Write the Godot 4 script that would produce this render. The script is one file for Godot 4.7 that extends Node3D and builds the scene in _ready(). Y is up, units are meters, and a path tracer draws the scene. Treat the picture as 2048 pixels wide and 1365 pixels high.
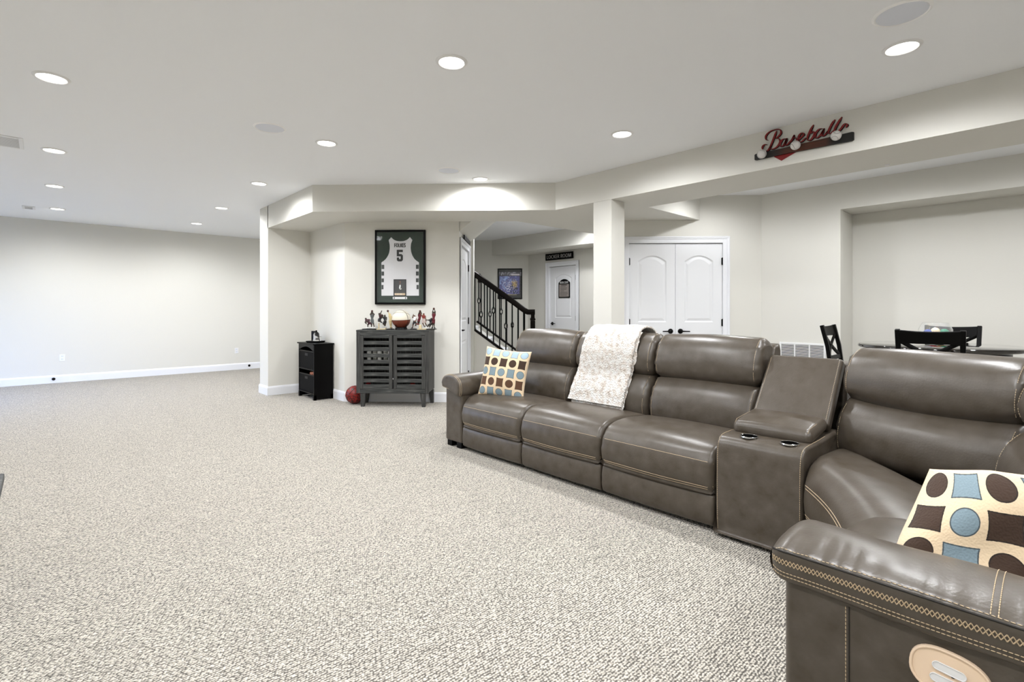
extends Node3D

const CAM_H := 1.227
const CEIL := 2.72
const SOFFIT := 2.40
const FAR_Z := -11.43
const R2 := 0.70710678

var mat := {}
var taken := {}


func _ready() -> void:
	set_view()
	make_materials()
	build_room()
	build_hall()
	build_ceiling_fittings()
	build_wall_fittings()
	build_sofa()
	build_soft_goods()
	build_console_corner()
	build_signs()
	build_dining()


func set_view() -> void:
	var cam := Camera3D.new()
	cam.name = "camera"
	cam.projection = Camera3D.PROJECTION_FRUSTUM
	cam.near = 0.05
	cam.far = 60.0
	cam.size = 0.05 * 1365.0 / 1012.0
	cam.frustum_offset = Vector2(0.0, -0.05 * 62.5 / 1012.0)
	add_child(cam)
	var t := deg_to_rad(47.1)
	cam.transform = Transform3D(Basis(Vector3(sin(t), 0, cos(t)), Vector3.UP, Vector3(-cos(t), 0, sin(t))), Vector3(0, CAM_H, 0))
	cam.current = true
	var we := WorldEnvironment.new()
	we.name = "world_environment"
	var e := Environment.new()
	e.background_mode = Environment.BG_SKY
	var sm := ProceduralSkyMaterial.new()
	sm.sky_top_color = Color(0.50, 0.66, 0.95)
	sm.sky_horizon_color = Color(0.82, 0.88, 0.97)
	sm.ground_bottom_color = Color(0.45, 0.47, 0.45)
	sm.ground_horizon_color = Color(0.75, 0.80, 0.86)
	sm.sky_energy_multiplier = 3.0
	sm.ground_energy_multiplier = 1.5
	var sky := Sky.new()
	sky.sky_material = sm
	e.sky = sky
	e.tonemap_mode = Environment.TONE_MAPPER_LINEAR
	e.tonemap_exposure = EXPOSURE
	e.sdfgi_enabled = true
	e.ssao_enabled = true
	e.ssil_enabled = true
	we.environment = e
	add_child(we)


const EXPOSURE := 1.26
const LAMP_ENERGY := 2.4
# the ceiling lamps: rows of x, z from the far wall to the camera
const LAMPS := [
	[Vector2(0.17, -10.05), Vector2(0.112, -8.213), Vector2(0.084, -6.388), Vector2(0.046, -4.393), Vector2(0.0, -2.47), Vector2(-0.03, -0.6), Vector2(-0.06, 1.3)],
	[Vector2(1.956, -10.105), Vector2(1.927, -8.32), Vector2(1.878, -6.407), Vector2(1.865, -4.443), Vector2(1.807, -2.479), Vector2(1.78, -0.6), Vector2(1.75, 1.3)],
	[Vector2(3.663, -4.469), Vector2(3.605, -2.509), Vector2(3.584, -0.598), Vector2(3.55, 1.3)],
]

# ---------------------------------------------------------------- geometry kit

class Geo:
	var P := PackedVector3Array()
	var N := PackedVector3Array()
	var UV := PackedVector2Array()
	var C := PackedColorArray()
	var I := PackedInt32Array()
	var col := Color.WHITE

	func v(p: Vector3, n: Vector3, uv := Vector2.ZERO) -> int:
		P.append(p)
		N.append(n)
		UV.append(uv)
		C.append(col)
		return P.size() - 1

	func t(a: int, b: int, c: int) -> void:
		var fn := (P[b] - P[a]).cross(P[c] - P[a])
		if fn.dot(N[a] + N[b] + N[c]) > 0.0:
			I.append_array([a, c, b])
		else:
			I.append_array([a, b, c])

	func flat(pts: Array, n := Vector3.ZERO, uvs := []) -> void:
		# a flat convex polygon
		if n == Vector3.ZERO:
			n = (pts[1] - pts[0]).cross(pts[2] - pts[0]).normalized()
		var k := P.size()
		for i in pts.size():
			v(pts[i], n, uvs[i] if uvs.size() > i else Vector2.ZERO)
		for i in range(1, pts.size() - 1):
			t(k, k + i, k + i + 1)

	func rbox(c: Vector3, s: Vector3, r := 0.0, xf := Transform3D.IDENTITY, seg := 1, inner := 1, deform : Variant = null) -> void:
		var h := s * 0.5
		if r <= 0.0:
			for a in 3:
				for sg in [-1.0, 1.0]:
					var n := Vector3.ZERO
					n[a] = sg
					var u := Vector3.ZERO
					var w := Vector3.ZERO
					u[(a + 1) % 3] = h[(a + 1) % 3]
					w[(a + 2) % 3] = h[(a + 2) % 3]
					var o := c
					o[a] += sg * h[a]
					flat([xf * (o - u - w), xf * (o + u - w), xf * (o + u + w), xf * (o - u + w)], xf.basis * n, [Vector2(0, 0), Vector2(1, 0), Vector2(1, 1), Vector2(0, 1)])
			return
		r = minf(r, minf(h.x, minf(h.y, h.z)) * 0.999)
		var ax := []
		for a in 3:
			var l := []
			for i in seg + 1:
				var q := float(i) / seg
				l.append(-h[a] + r * (1.0 - tan(PI / 4.0 * (1.0 - q))))
			for i in range(1, inner):
				l.append(lerpf(-h[a] + r, h[a] - r, float(i) / inner))
			for i in seg + 1:
				l.append(h[a] - r * (1.0 - tan(PI / 4.0 * float(i) / seg)))
			ax.append(l)
		var ids := {}
		var m: int = ax[0].size() - 1
		var start := I.size()
		var first := P.size()
		var hr := h - Vector3(r, r, r)
		for a in 3:
			var b: int = (a + 1) % 3
			var d: int = (a + 2) % 3
			for side in 2:
				var grid := []
				for i in m + 1:
					var row := PackedInt32Array()
					for j in m + 1:
						var key := Vector3i.ZERO
						key[a] = m * side
						key[b] = i
						key[d] = j
						if not ids.has(key):
							var p := Vector3(ax[0][key.x], ax[1][key.y], ax[2][key.z])
							var q := p.clamp(-hr, hr)
							var dd := p - q
							var n := dd.normalized()
							p = q + n * r
							var uv := Vector2(p.x / s.x + 0.5, p.y / s.y + 0.5)
							if deform != null:
								p = deform.call(p, p / h)
							ids[key] = v(xf * (c + p), (xf.basis * n).normalized(), uv)
						row.append(ids[key])
					grid.append(row)
				for i in m:
					for j in m:
						t(grid[i][j], grid[i + 1][j], grid[i + 1][j + 1])
						t(grid[i][j], grid[i + 1][j + 1], grid[i][j + 1])
		if deform != null:
			renormal(first, start)

	func renormal(first: int, start: int) -> void:
		# smooth normals from the faces added since
		var acc := PackedVector3Array()
		acc.resize(P.size() - first)
		for k in range(start, I.size(), 3):
			var fn := (P[I[k + 2]] - P[I[k]]).cross(P[I[k + 1]] - P[I[k]])
			for e in 3:
				acc[I[k + e] - first] += fn
		for i in acc.size():
			if acc[i].length_squared() > 1e-20:
				N[first + i] = acc[i].normalized()

	func grid(rows: Array, close_u := false, close_v := false, uvs := [], outward := true) -> void:
		# rows of points; normals are computed, and turned outward from the middle of the whole for a closed shape
		var nu := rows.size()
		var nv: int = rows[0].size()
		var first := P.size()
		var start := I.size()
		for i in nu:
			for j in nv:
				v(rows[i][j], Vector3.ZERO, uvs[i][j] if uvs.size() else Vector2(float(j) / (nv - 1), float(i) / maxf(1.0, nu - 1)))
		for i in (nu if close_u else nu - 1):
			for j in (nv if close_v else nv - 1):
				var a := first + i * nv + j
				var b := first + ((i + 1) % nu) * nv + j
				var c := first + ((i + 1) % nu) * nv + (j + 1) % nv
				var d := first + i * nv + (j + 1) % nv
				I.append_array([a, b, c, a, c, d])
		renormal(first, start)
		if outward:
			var mid := Vector3.ZERO
			for i in range(first, P.size()):
				mid += P[i]
			mid /= P.size() - first
			var s := 0.0
			for i in range(first, P.size()):
				s += N[i].dot(P[i] - mid)
			if s < 0.0:
				flip(first, start)

	func flip(first: int, start: int) -> void:
		for i in range(first, P.size()):
			N[i] = -N[i]
		for k in range(start, I.size(), 3):
			var q := I[k + 1]
			I[k + 1] = I[k + 2]
			I[k + 2] = q

	func lathe(prof: Array, seg := 20, xf := Transform3D.IDENTITY, sharp := 40.0) -> void:
		# prof: Vector2(radius, y) from bottom to top
		var n := prof.size()
		var dirs := []
		for i in n - 1:
			var d: Vector2 = (prof[i + 1] - prof[i]).normalized()
			dirs.append(Vector2(d.y, -d.x))
		for i in n - 1:
			var na: Vector2 = dirs[i]
			var nb: Vector2 = dirs[i]
			if i > 0 and rad_to_deg(absf(dirs[i - 1].angle_to(dirs[i]))) < sharp:
				na = (dirs[i - 1] + dirs[i]).normalized()
			if i < n - 2 and rad_to_deg(absf(dirs[i + 1].angle_to(dirs[i]))) < sharp:
				nb = (dirs[i + 1] + dirs[i]).normalized()
			var k := P.size()
			for j in seg + 1:
				var a := TAU * j / seg
				var cs := cos(a)
				var sn := sin(a)
				v(xf * Vector3(prof[i].x * cs, prof[i].y, prof[i].x * sn), (xf.basis * Vector3(na.x * cs, na.y, na.x * sn)).normalized(), Vector2(float(j) / seg, float(i) / (n - 1)))
				v(xf * Vector3(prof[i + 1].x * cs, prof[i + 1].y, prof[i + 1].x * sn), (xf.basis * Vector3(nb.x * cs, nb.y, nb.x * sn)).normalized(), Vector2(float(j) / seg, float(i + 1) / (n - 1)))
			for j in seg:
				var a := k + j * 2
				if prof[i].x > 1e-6:
					t(a, a + 2, a + 3 if prof[i + 1].x > 1e-6 else a + 1)
				if prof[i + 1].x > 1e-6:
					t(a, a + 3, a + 1)

	func tube(pts: Array, r: Variant, sides := 6, closed := false, flat_end := false) -> void:
		var n := pts.size()
		var rings := []
		var up := Vector3.UP
		for i in n:
			var d: Vector3
			if closed:
				d = (pts[(i + 1) % n] - pts[(i + n - 1) % n]).normalized()
			else:
				d = (pts[mini(i + 1, n - 1)] - pts[maxi(i - 1, 0)]).normalized()
			if i == 0:
				up = Vector3.UP if absf(d.y) < 0.9 else Vector3.RIGHT
			var side := d.cross(up).normalized()
			up = side.cross(d).normalized()
			var rr: float = r[i] if r is Array else r
			var k := P.size()
			for j in sides:
				var a := TAU * j / sides
				var nn := side * cos(a) + up * sin(a)
				v(pts[i] + nn * rr, nn, Vector2(float(j) / sides, float(i) / n))
			rings.append(k)
		for i in (n if closed else n - 1):
			for j in sides:
				var a: int = rings[i] + j
				var b: int = rings[(i + 1) % n] + j
				var c: int = rings[(i + 1) % n] + (j + 1) % sides
				var d: int = rings[i] + (j + 1) % sides
				t(a, b, c)
				t(a, c, d)
		if not closed:
			for e in 2:
				var k: int = rings[0] if e == 0 else rings[n - 1]
				var nn: Vector3 = (pts[0] - pts[1]).normalized() if e == 0 else (pts[n - 1] - pts[n - 2]).normalized()
				var ring := []
				for j in sides:
					ring.append(P[k + j])
				flat(ring, nn)

	func prism(poly: PackedVector2Array, depth: float, xf := Transform3D.IDENTITY, cap0 := true, cap1 := true) -> void:
		# polygon in xy, drawn out along +z from 0 to depth
		if Geometry2D.is_polygon_clockwise(poly):
			poly = poly.duplicate()
			poly.reverse()
		var idx := Geometry2D.triangulate_polygon(poly)
		for e in 2:
			if (e == 0 and not cap0) or (e == 1 and not cap1):
				continue
			var k := P.size()
			var n := (xf.basis * Vector3(0, 0, -1 if e == 0 else 1)).normalized()
			for p in poly:
				v(xf * Vector3(p.x, p.y, depth * e), n, p)
			for i in range(0, idx.size(), 3):
				t(k + idx[i], k + idx[i + 1], k + idx[i + 2])
		var m := poly.size()
		for i in m:
			var a := poly[i]
			var b := poly[(i + 1) % m]
			var d := (b - a)
			var n := (xf.basis * Vector3(d.y, -d.x, 0)).normalized()
			flat([xf * Vector3(a.x, a.y, 0), xf * Vector3(b.x, b.y, 0), xf * Vector3(b.x, b.y, depth), xf * Vector3(a.x, a.y, depth)], n)

	func add(m: Mesh, xf := Transform3D.IDENTITY) -> void:
		for s in m.get_surface_count():
			var arr := m.surface_get_arrays(s)
			var k := P.size()
			var vp: PackedVector3Array = arr[Mesh.ARRAY_VERTEX]
			var vn: PackedVector3Array = arr[Mesh.ARRAY_NORMAL]
			for i in vp.size():
				v(xf * vp[i], (xf.basis * vn[i]).normalized())
			var ix: PackedInt32Array = arr[Mesh.ARRAY_INDEX] if arr[Mesh.ARRAY_INDEX] != null else PackedInt32Array(range(vp.size()))
			for i in range(0, ix.size(), 3):
				t(k + ix[i], k + ix[i + 1], k + ix[i + 2])

	func pad(prof: Array, length: float, r: float, xf: Transform3D, nv := 20, puff := 0.0, wrinkle : Variant = null) -> void:
		# a cushion: closed profile (xy) drawn along z from 0 to length; both ends rounded by r, its middle swollen by puff
		var m := prof.size()
		var nrm := []
		var area := 0.0
		for i in m:
			area += prof[i].cross(prof[(i + 1) % m])
		for i in m:
			var d: Vector2 = (prof[(i + 1) % m] - prof[(i + m - 1) % m]).normalized()
			nrm.append(Vector2(d.y, -d.x) * (1.0 if area > 0 else -1.0))
		var ctr := Vector2.ZERO
		for p in prof:
			ctr += p / m
		var zs := []
		for i in 5:
			zs.append(r * (1.0 - cos(PI / 2 * i / 5.0)))
		for i in nv + 1:
			zs.append(lerpf(r, length - r, float(i) / nv))
		for i in range(4, -1, -1):
			zs.append(length - r * (1.0 - cos(PI / 2 * i / 5.0)))
		var rows := []
		for z in zs:
			var e := minf(z, length - z)
			var ins := 0.0
			if e < r:
				var q: float = 1.0 - e / r
				ins = r * (1.0 - sqrt(maxf(0.0, 1.0 - q * q)))
			var w: float = 2.0 * z / length - 1.0
			var sw: float = puff * (1.0 - w * w)
			var row := []
			for i in m:
				var p: Vector2 = prof[i] + nrm[i] * (sw - ins)
				var q := Vector3(p.x, p.y, z)
				if wrinkle != null:
					q += wrinkle.call(q, Vector3(nrm[i].x, nrm[i].y, 0), w)
				row.append(xf * q)
			rows.append(row)
		var first := P.size()
		grid(rows, false, true)
		for e in 2:
			var ring: Array = rows[0] if e == 0 else rows[rows.size() - 1]
			var n := (xf.basis * Vector3(0, 0, -1 if e == 0 else 1)).normalized()
			var poly := PackedVector2Array()
			var inv := xf.affine_inverse()
			for p in ring:
				var l: Vector3 = inv * p
				poly.append(Vector2(l.x, l.y))
			var idx := Geometry2D.triangulate_polygon(poly)
			var k := P.size()
			for p in ring:
				v(p, n)
			if idx.is_empty():
				var mid := Vector3.ZERO
				for p in ring:
					mid += p / ring.size()
				v(mid, n)
				for i in ring.size():
					t(k + i, k + (i + 1) % ring.size(), k + ring.size())
			for i in range(0, idx.size(), 3):
				t(k + idx[i], k + idx[i + 1], k + idx[i + 2])

	func mesh() -> ArrayMesh:
		var a := []
		a.resize(Mesh.ARRAY_MAX)
		a[Mesh.ARRAY_VERTEX] = P
		a[Mesh.ARRAY_NORMAL] = N
		a[Mesh.ARRAY_TEX_UV] = UV
		a[Mesh.ARRAY_COLOR] = C
		a[Mesh.ARRAY_INDEX] = I
		var m := ArrayMesh.new()
		m.add_surface_from_arrays(Mesh.PRIMITIVE_TRIANGLES, a)
		return m


func numbered(called: String) -> String:
	var n: int = taken.get(called, 0)
	taken[called] = n + 1
	return called if n == 0 else "%s_%03d" % [called, n]


func obj(called: String, g: Variant, m: Material, parent: Node = null) -> MeshInstance3D:
	var o := MeshInstance3D.new()
	o.mesh = g.mesh() if g is Geo else g
	o.material_override = m
	if called == "stitching":
		o.set_meta("kind", "stuff")
	if parent == null:
		o.name = numbered(called)
		add_child(o, true)
	else:
		var n := 0
		for c in parent.get_children():
			if str(c.name) == called or str(c.name).begins_with(called + "_0"):
				n += 1
		o.name = called if n == 0 else "%s_%03d" % [called, n]
		parent.add_child(o, true)
	return o


func tag(o: Node, label: String, category: String, group := "") -> Node:
	o.set_meta("label", label)
	o.set_meta("category", category)
	if group:
		o.set_meta("group", group)
	return o


func thing(called: String, label: String, category: String, at := Vector3.ZERO, turn := 0.0, group := "") -> Node3D:
	var o := Node3D.new()
	o.name = numbered(called)
	add_child(o, true)
	o.position = at
	o.rotation.y = turn
	tag(o, label, category, group)
	return o


func struct(called: String, g: Variant, m: Material, label: String, parent: Node = null) -> MeshInstance3D:
	var o := obj(called, g, m, parent)
	if parent == null:
		o.set_meta("kind", "structure")
		o.set_meta("label", label)
	return o


func struct_root(called: String, label: String, at: Vector3, turn: float) -> Node3D:
	var o := Node3D.new()
	o.name = numbered(called)
	add_child(o, true)
	o.position = at
	o.rotation.y = turn
	o.set_meta("kind", "structure")
	o.set_meta("label", label)
	return o


func dup(src: Node3D, at: Vector3, turn: float, label: String) -> Node3D:
	var o: Node3D = src.duplicate()
	var base := str(src.name)
	o.name = numbered(base)
	add_child(o, true)
	o.position = at
	o.rotation.y = turn
	o.set_meta("label", label)
	return o


func shift(d: Vector3) -> Transform3D:
	return Transform3D(Basis.IDENTITY, d)


func text(s: String, px: float, depth: float, bold := false, serif := false) -> TextMesh:
	var t := TextMesh.new()
	var f := SystemFont.new()
	f.font_names = PackedStringArray(["Droid Serif" if serif else "Droid Sans"])
	f.font_weight = 700 if bold else 400
	t.font = f
	t.text = s
	t.font_size = 64
	t.pixel_size = px / 64.0
	t.depth = depth
	t.curve_step = 1.0
	return t


# ---------------------------------------------------------------- materials

func noise_tex(seed_: int, freq: float, size := 512, octaves := 4, ramp: Gradient = null, sx := 1.0, sy := 1.0, as_normal := 0.0) -> ImageTexture:
	var n := FastNoiseLite.new()
	n.seed = seed_
	n.noise_type = FastNoiseLite.TYPE_SIMPLEX_SMOOTH
	n.frequency = freq
	n.fractal_octaves = octaves
	var im := n.get_seamless_image(int(size * sx), int(size * sy), false, false, 0.15)
	if sx != 1.0 or sy != 1.0:
		im.resize(size, size, Image.INTERPOLATE_CUBIC)
	if as_normal > 0.0:
		im.convert(Image.FORMAT_RGBA8)
		im.bump_map_to_normal_map(as_normal)
		return ImageTexture.create_from_image(im)
	if ramp:
		var out := Image.create_empty(size, size, false, Image.FORMAT_RGB8)
		for y in size:
			for x in size:
				out.set_pixel(x, y, ramp.sample(im.get_pixel(x, y).r))
		im = out
	return ImageTexture.create_from_image(im)


func ramp(cols: Array) -> Gradient:
	var g := Gradient.new()
	var offs := PackedFloat32Array()
	var cc := PackedColorArray()
	for i in cols.size():
		offs.append(float(i) / (cols.size() - 1))
		cc.append(cols[i])
	g.offsets = offs
	g.colors = cc
	return g


func plain(called: String, c: Color, rough := 0.6, metal := 0.0) -> StandardMaterial3D:
	var m := StandardMaterial3D.new()
	m.resource_name = called
	m.albedo_color = c
	m.roughness = rough
	m.metallic = metal
	mat[called] = m
	return m


func triplanar(m: StandardMaterial3D, scale: Vector3, world := true) -> void:
	m.uv1_triplanar = true
	m.uv1_world_triplanar = world
	m.uv1_scale = scale


func make_materials() -> void:
	var m := plain("wall_paint", Color(0.845, 0.838, 0.81), 0.75)
	m.heightmap_enabled = true
	m.heightmap_texture = noise_tex(3, 0.09, 256, 3)
	m.heightmap_scale = 0.03
	triplanar(m, Vector3.ONE * 3.0)
	m = plain("ceiling_paint", Color(0.948, 0.955, 0.965), 0.9)
	plain("trim_paint", Color(0.90, 0.905, 0.92), 0.38)
	plain("door_paint", Color(0.885, 0.89, 0.90), 0.42)
	plain("black_metal", Color(0.035, 0.032, 0.03), 0.42, 0.3)
	plain("iron", Color(0.02, 0.019, 0.018), 0.45, 0.2)
	plain("white_plastic", Color(0.90, 0.90, 0.90), 0.4)
	plain("speaker_grille", Color(0.87, 0.885, 0.92), 0.8)
	plain("bright_white", Color(0.97, 0.97, 0.97), 0.5)
	plain("vent_dark", Color(0.10, 0.10, 0.10), 0.8)
	plain("vent_dark_gloss", Color(0.012, 0.012, 0.012), 0.8).metallic_specular = 0.05
	plain("vent_grey", Color(0.80, 0.80, 0.80), 0.8)
	m = plain("lamp_lens", Color(1, 1, 1), 0.5)
	m.emission_enabled = true
	m.emission = Color(1.0, 0.985, 0.95)
	m.emission_energy_multiplier = 6.0
	m = plain("frame_glass", Color(0.97, 0.98, 0.98, 0.03), 0.03)
	m.transparency = BaseMaterial3D.TRANSPARENCY_ALPHA
	m.metallic_specular = 0.16
	m = plain("clear_glass", Color(0.96, 0.98, 0.98, 0.06), 0.03)
	m.transparency = BaseMaterial3D.TRANSPARENCY_ALPHA
	m = plain("solid_glass", Color(1, 1, 1, 0.0), 0.02)
	m.refraction_enabled = true
	m.refraction_scale = 0.05
	make_carpet()
	# leather: mottled brown grey hide
	m = plain("leather", Color(1, 1, 1), 0.34)
	m.albedo_texture = noise_tex(11, 0.010, 512, 4, ramp([Color(0.232, 0.194, 0.148), Color(0.280, 0.250, 0.212), Color(0.302, 0.273, 0.239), Color(0.336, 0.309, 0.276)]))
	m.normal_enabled = true
	m.normal_texture = noise_tex(12, 0.09, 512, 3, null, 1, 1, 3.0)
	m.normal_scale = 0.11
	m.metallic_specular = 0.5
	triplanar(m, Vector3.ONE * 1.7)
	plain("thread", Color(0.74, 0.66, 0.54), 0.8)
	plain("seam_dark", Color(0.10, 0.085, 0.07), 0.7)
	plain("tan_plastic", Color(0.93, 0.83, 0.72), 0.35)
	plain("chrome", Color(0.8, 0.8, 0.8), 0.15, 1.0)
	# grey weathered wood of the louvred cabinet
	m = plain("grey_wood", Color(1, 1, 1), 0.6)
	m.albedo_texture = noise_tex(21, 0.02, 512, 5, ramp([Color(0.08, 0.085, 0.082), Color(0.16, 0.165, 0.16), Color(0.225, 0.23, 0.222), Color(0.42, 0.42, 0.40)]), 0.25, 1.0)
	triplanar(m, Vector3(1.2, 5.0, 1.2), false)
	m = plain("grey_wood_upright", Color(1, 1, 1), 0.6)
	m.albedo_texture = noise_tex(22, 0.02, 512, 5, ramp([Color(0.10, 0.093, 0.085), Color(0.165, 0.163, 0.157), Color(0.225, 0.225, 0.215), Color(0.37, 0.37, 0.355)]), 1.0, 0.25)
	triplanar(m, Vector3(5.0, 1.2, 5.0), false)
	plain("black_wood", Color(0.022, 0.020, 0.019), 0.35)
	m = plain("espresso_wood", Color(0.06, 0.042, 0.032), 0.28)
	plain("black_lacquer", Color(0.03, 0.028, 0.026), 0.3)
	m = plain("wicker", Color(1, 1, 1), 0.7)
	m.metallic_specular = 0.2
	m.albedo_texture = noise_tex(31, 0.12, 256, 2, ramp([Color(0.02, 0.02, 0.02), Color(0.055, 0.052, 0.05), Color(0.11, 0.105, 0.10)]))
	triplanar(m, Vector3(6, 12, 6), false)
	plain("black_sheen", Color(0.05, 0.05, 0.05), 0.3)
	m = plain("milk_glass", Color(0.80, 0.80, 0.78), 0.2)
	plain("ball_white", Color(0.86, 0.83, 0.76), 0.45)
	plain("ball_brown", Color(0.42, 0.18, 0.10), 0.5)
	plain("ball_leather", Color(0.86, 0.85, 0.84), 0.5)
	plain("stitch_grey", Color(0.30, 0.28, 0.27), 0.8)
	plain("sign_red", Color(0.50, 0.04, 0.05), 0.4)
	plain("sign_grey", Color(0.72, 0.72, 0.72), 0.5)
	plain("print_black", Color(0.03, 0.03, 0.032), 0.5)
	m = plain("espresso_gloss", Color(0.075, 0.055, 0.042), 0.10)
	m.clearcoat_enabled = true
	m.clearcoat = 1.0
	m.clearcoat_roughness = 0.06
	m = plain("thin_glass", Color(0.97, 0.99, 0.99, 0.06), 0.02)
	m.transparency = BaseMaterial3D.TRANSPARENCY_ALPHA
	for k in ["black_wood", "black_lacquer", "black_sheen", "black_metal", "iron", "espresso_wood", "print_black"]:
		mat[k].metallic_specular = 0.24
	for k in ["black_wood", "black_lacquer"]:
		mat[k].roughness = 0.4
	var vc := plain("painted", Color(1, 1, 1), 0.5)
	vc.vertex_color_use_as_albedo = true


func make_carpet() -> void:
	# cut from a loop pile: every loop is one raised dab with a tone of its own
	var n := 1024
	var loops := 96
	var hgt := PackedFloat32Array()
	hgt.resize(n * n)
	var tone := PackedFloat32Array()
	tone.resize(n * n)
	var rng := RandomNumberGenerator.new()
	rng.seed = 77
	var cell := float(n) / loops
	for j in loops:
		for i in loops:
			var cx := (i + 0.5 + rng.randf_range(-0.22, 0.22) + (0.5 if j % 2 else 0.0)) * cell
			var cy := (j + 0.5 + rng.randf_range(-0.2, 0.2)) * cell
			var a := rng.randf_range(-0.5, 0.5)
			var ra := cell * rng.randf_range(0.52, 0.72)
			var rb := cell * rng.randf_range(0.42, 0.55)
			var top := rng.randf_range(0.72, 1.0)
			var tn := rng.randf()
			tn = 0.86 + 0.14 * tn if tn > 0.12 else 0.74 + tn * 0.8
			var ca := cos(a)
			var sa := sin(a)
			var R := int(ceil(ra))
			for dy in range(-R, R + 1):
				for dx in range(-R, R + 1):
					var u := (dx * ca + dy * sa) / ra
					var w := (-dx * sa + dy * ca) / rb
					var q := u * u + w * w
					if q < 1.0:
						var z := top * sqrt(1.0 - q)
						var k := posmod(int(cy) + dy, n) * n + posmod(int(cx) + dx, n)
						if z > hgt[k]:
							hgt[k] = z
							tone[k] = tn
	var alb := PackedByteArray()
	alb.resize(n * n * 3)
	var hb := PackedByteArray()
	hb.resize(n * n)
	for k in n * n:
		var z := hgt[k]
		hb[k] = int(z * 255.0)
		var b := tone[k] if z > 0.0 else 0.44
		alb[k * 3] = int(clampf(b * 226.0, 0, 255))
		alb[k * 3 + 1] = int(clampf(b * 218.0, 0, 255))
		alb[k * 3 + 2] = int(clampf(b * 204.0, 0, 255))
	var m := plain("carpet", Color(1, 1, 1), 0.95)
	m.albedo_texture = ImageTexture.create_from_image(Image.create_from_data(n, n, false, Image.FORMAT_RGB8, alb))
	m.heightmap_enabled = true
	m.heightmap_texture = ImageTexture.create_from_image(Image.create_from_data(n, n, false, Image.FORMAT_L8, hb))
	m.heightmap_scale = 1.2
	m.metallic_specular = 0.2
	m.rim_enabled = true
	m.rim = 0.3


# ---------------------------------------------------------------- the room

func wall_run(p0: Vector2, p1: Vector2, thick: float, y0: float, y1: float, holes := []) -> Geo:
	# a straight wall from p0 to p1 (x, z); its thickness goes to the right of the way, the visible face is on the left; holes: [from, to, low, high]
	var g := Geo.new()
	var d := (p1 - p0)
	var l := d.length()
	d /= l
	var xf := Transform3D(Basis(Vector3(d.x, 0, d.y), Vector3.UP, Vector3(-d.y, 0, d.x)), Vector3(p0.x, 0, p0.y))
	var cuts := [0.0, l]
	for hh in holes:
		cuts.append(hh[0])
		cuts.append(hh[1])
	cuts.sort()
	for i in cuts.size() - 1:
		var a: float = cuts[i]
		var b: float = cuts[i + 1]
		if b - a < 1e-4:
			continue
		var spans := [[y0, y1]]
		for hh in holes:
			if hh[0] <= a + 1e-4 and hh[1] >= b - 1e-4:
				spans = [[y0, hh[2]], [hh[3], y1]]
		for s in spans:
			if s[1] - s[0] > 1e-4:
				g.rbox(Vector3((a + b) / 2, (s[0] + s[1]) / 2, thick / 2), Vector3(b - a, s[1] - s[0], thick), 0.0, xf)
	return g


func plan(poly: Array, y0: float, y1: float) -> Geo:
	# a prism over a plan polygon (x, z)
	var g := Geo.new()
	var pp := PackedVector2Array()
	for p in poly:
		pp.append(Vector2(p.x, -p.y))
	g.prism(pp, y1 - y0, Transform3D(Basis(Vector3.RIGHT, Vector3(0, 0, -1), Vector3.UP), Vector3(0, y0, 0)))
	return g


func baseboard(called: String, pts: Array, label: String) -> void:
	# skirting along a chain of plan points; the room lies to the left of the way
	var g := Geo.new()
	var prof := [Vector2(0, 0), Vector2(0.015, 0), Vector2(0.015, 0.105), Vector2(0.011, 0.118), Vector2(0.006, 0.128), Vector2(0, 0.13)]
	for k in prof.size() - 1:
		var a: Vector2 = prof[k]
		var b: Vector2 = prof[k + 1]
		for i in pts.size() - 1:
			var q := []
			for e in 2:
				var p: Vector2 = pts[i + e]
				var off := []
				for s in [-1, 0]:
					var i0: int = i + e + s
					if i0 >= 0 and i0 < pts.size() - 1:
						var d: Vector2 = (pts[i0 + 1] - pts[i0]).normalized()
						off.append(Vector2(d.y, -d.x))
				var n: Vector2 = off[0]
				if off.size() == 2:
					n = (off[0] + off[1])
					n = n / n.dot(off[0])
				q.append([p, n])
			var w := []
			for e in [[0, a], [1, a], [1, b], [0, b]]:
				var pp: Vector2 = q[e[0]][0] + q[e[0]][1] * e[1].x
				w.append(Vector3(pp.x, e[1].y, pp.y))
			var dd: Vector2 = (pts[i + 1] - pts[i]).normalized()
			var nn := Vector3(dd.y, 0, -dd.x) * (b - a).y + Vector3.UP * (a - b).x
			g.flat(w, nn.normalized())
	struct(called, g, mat.trim_paint, label)


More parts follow.
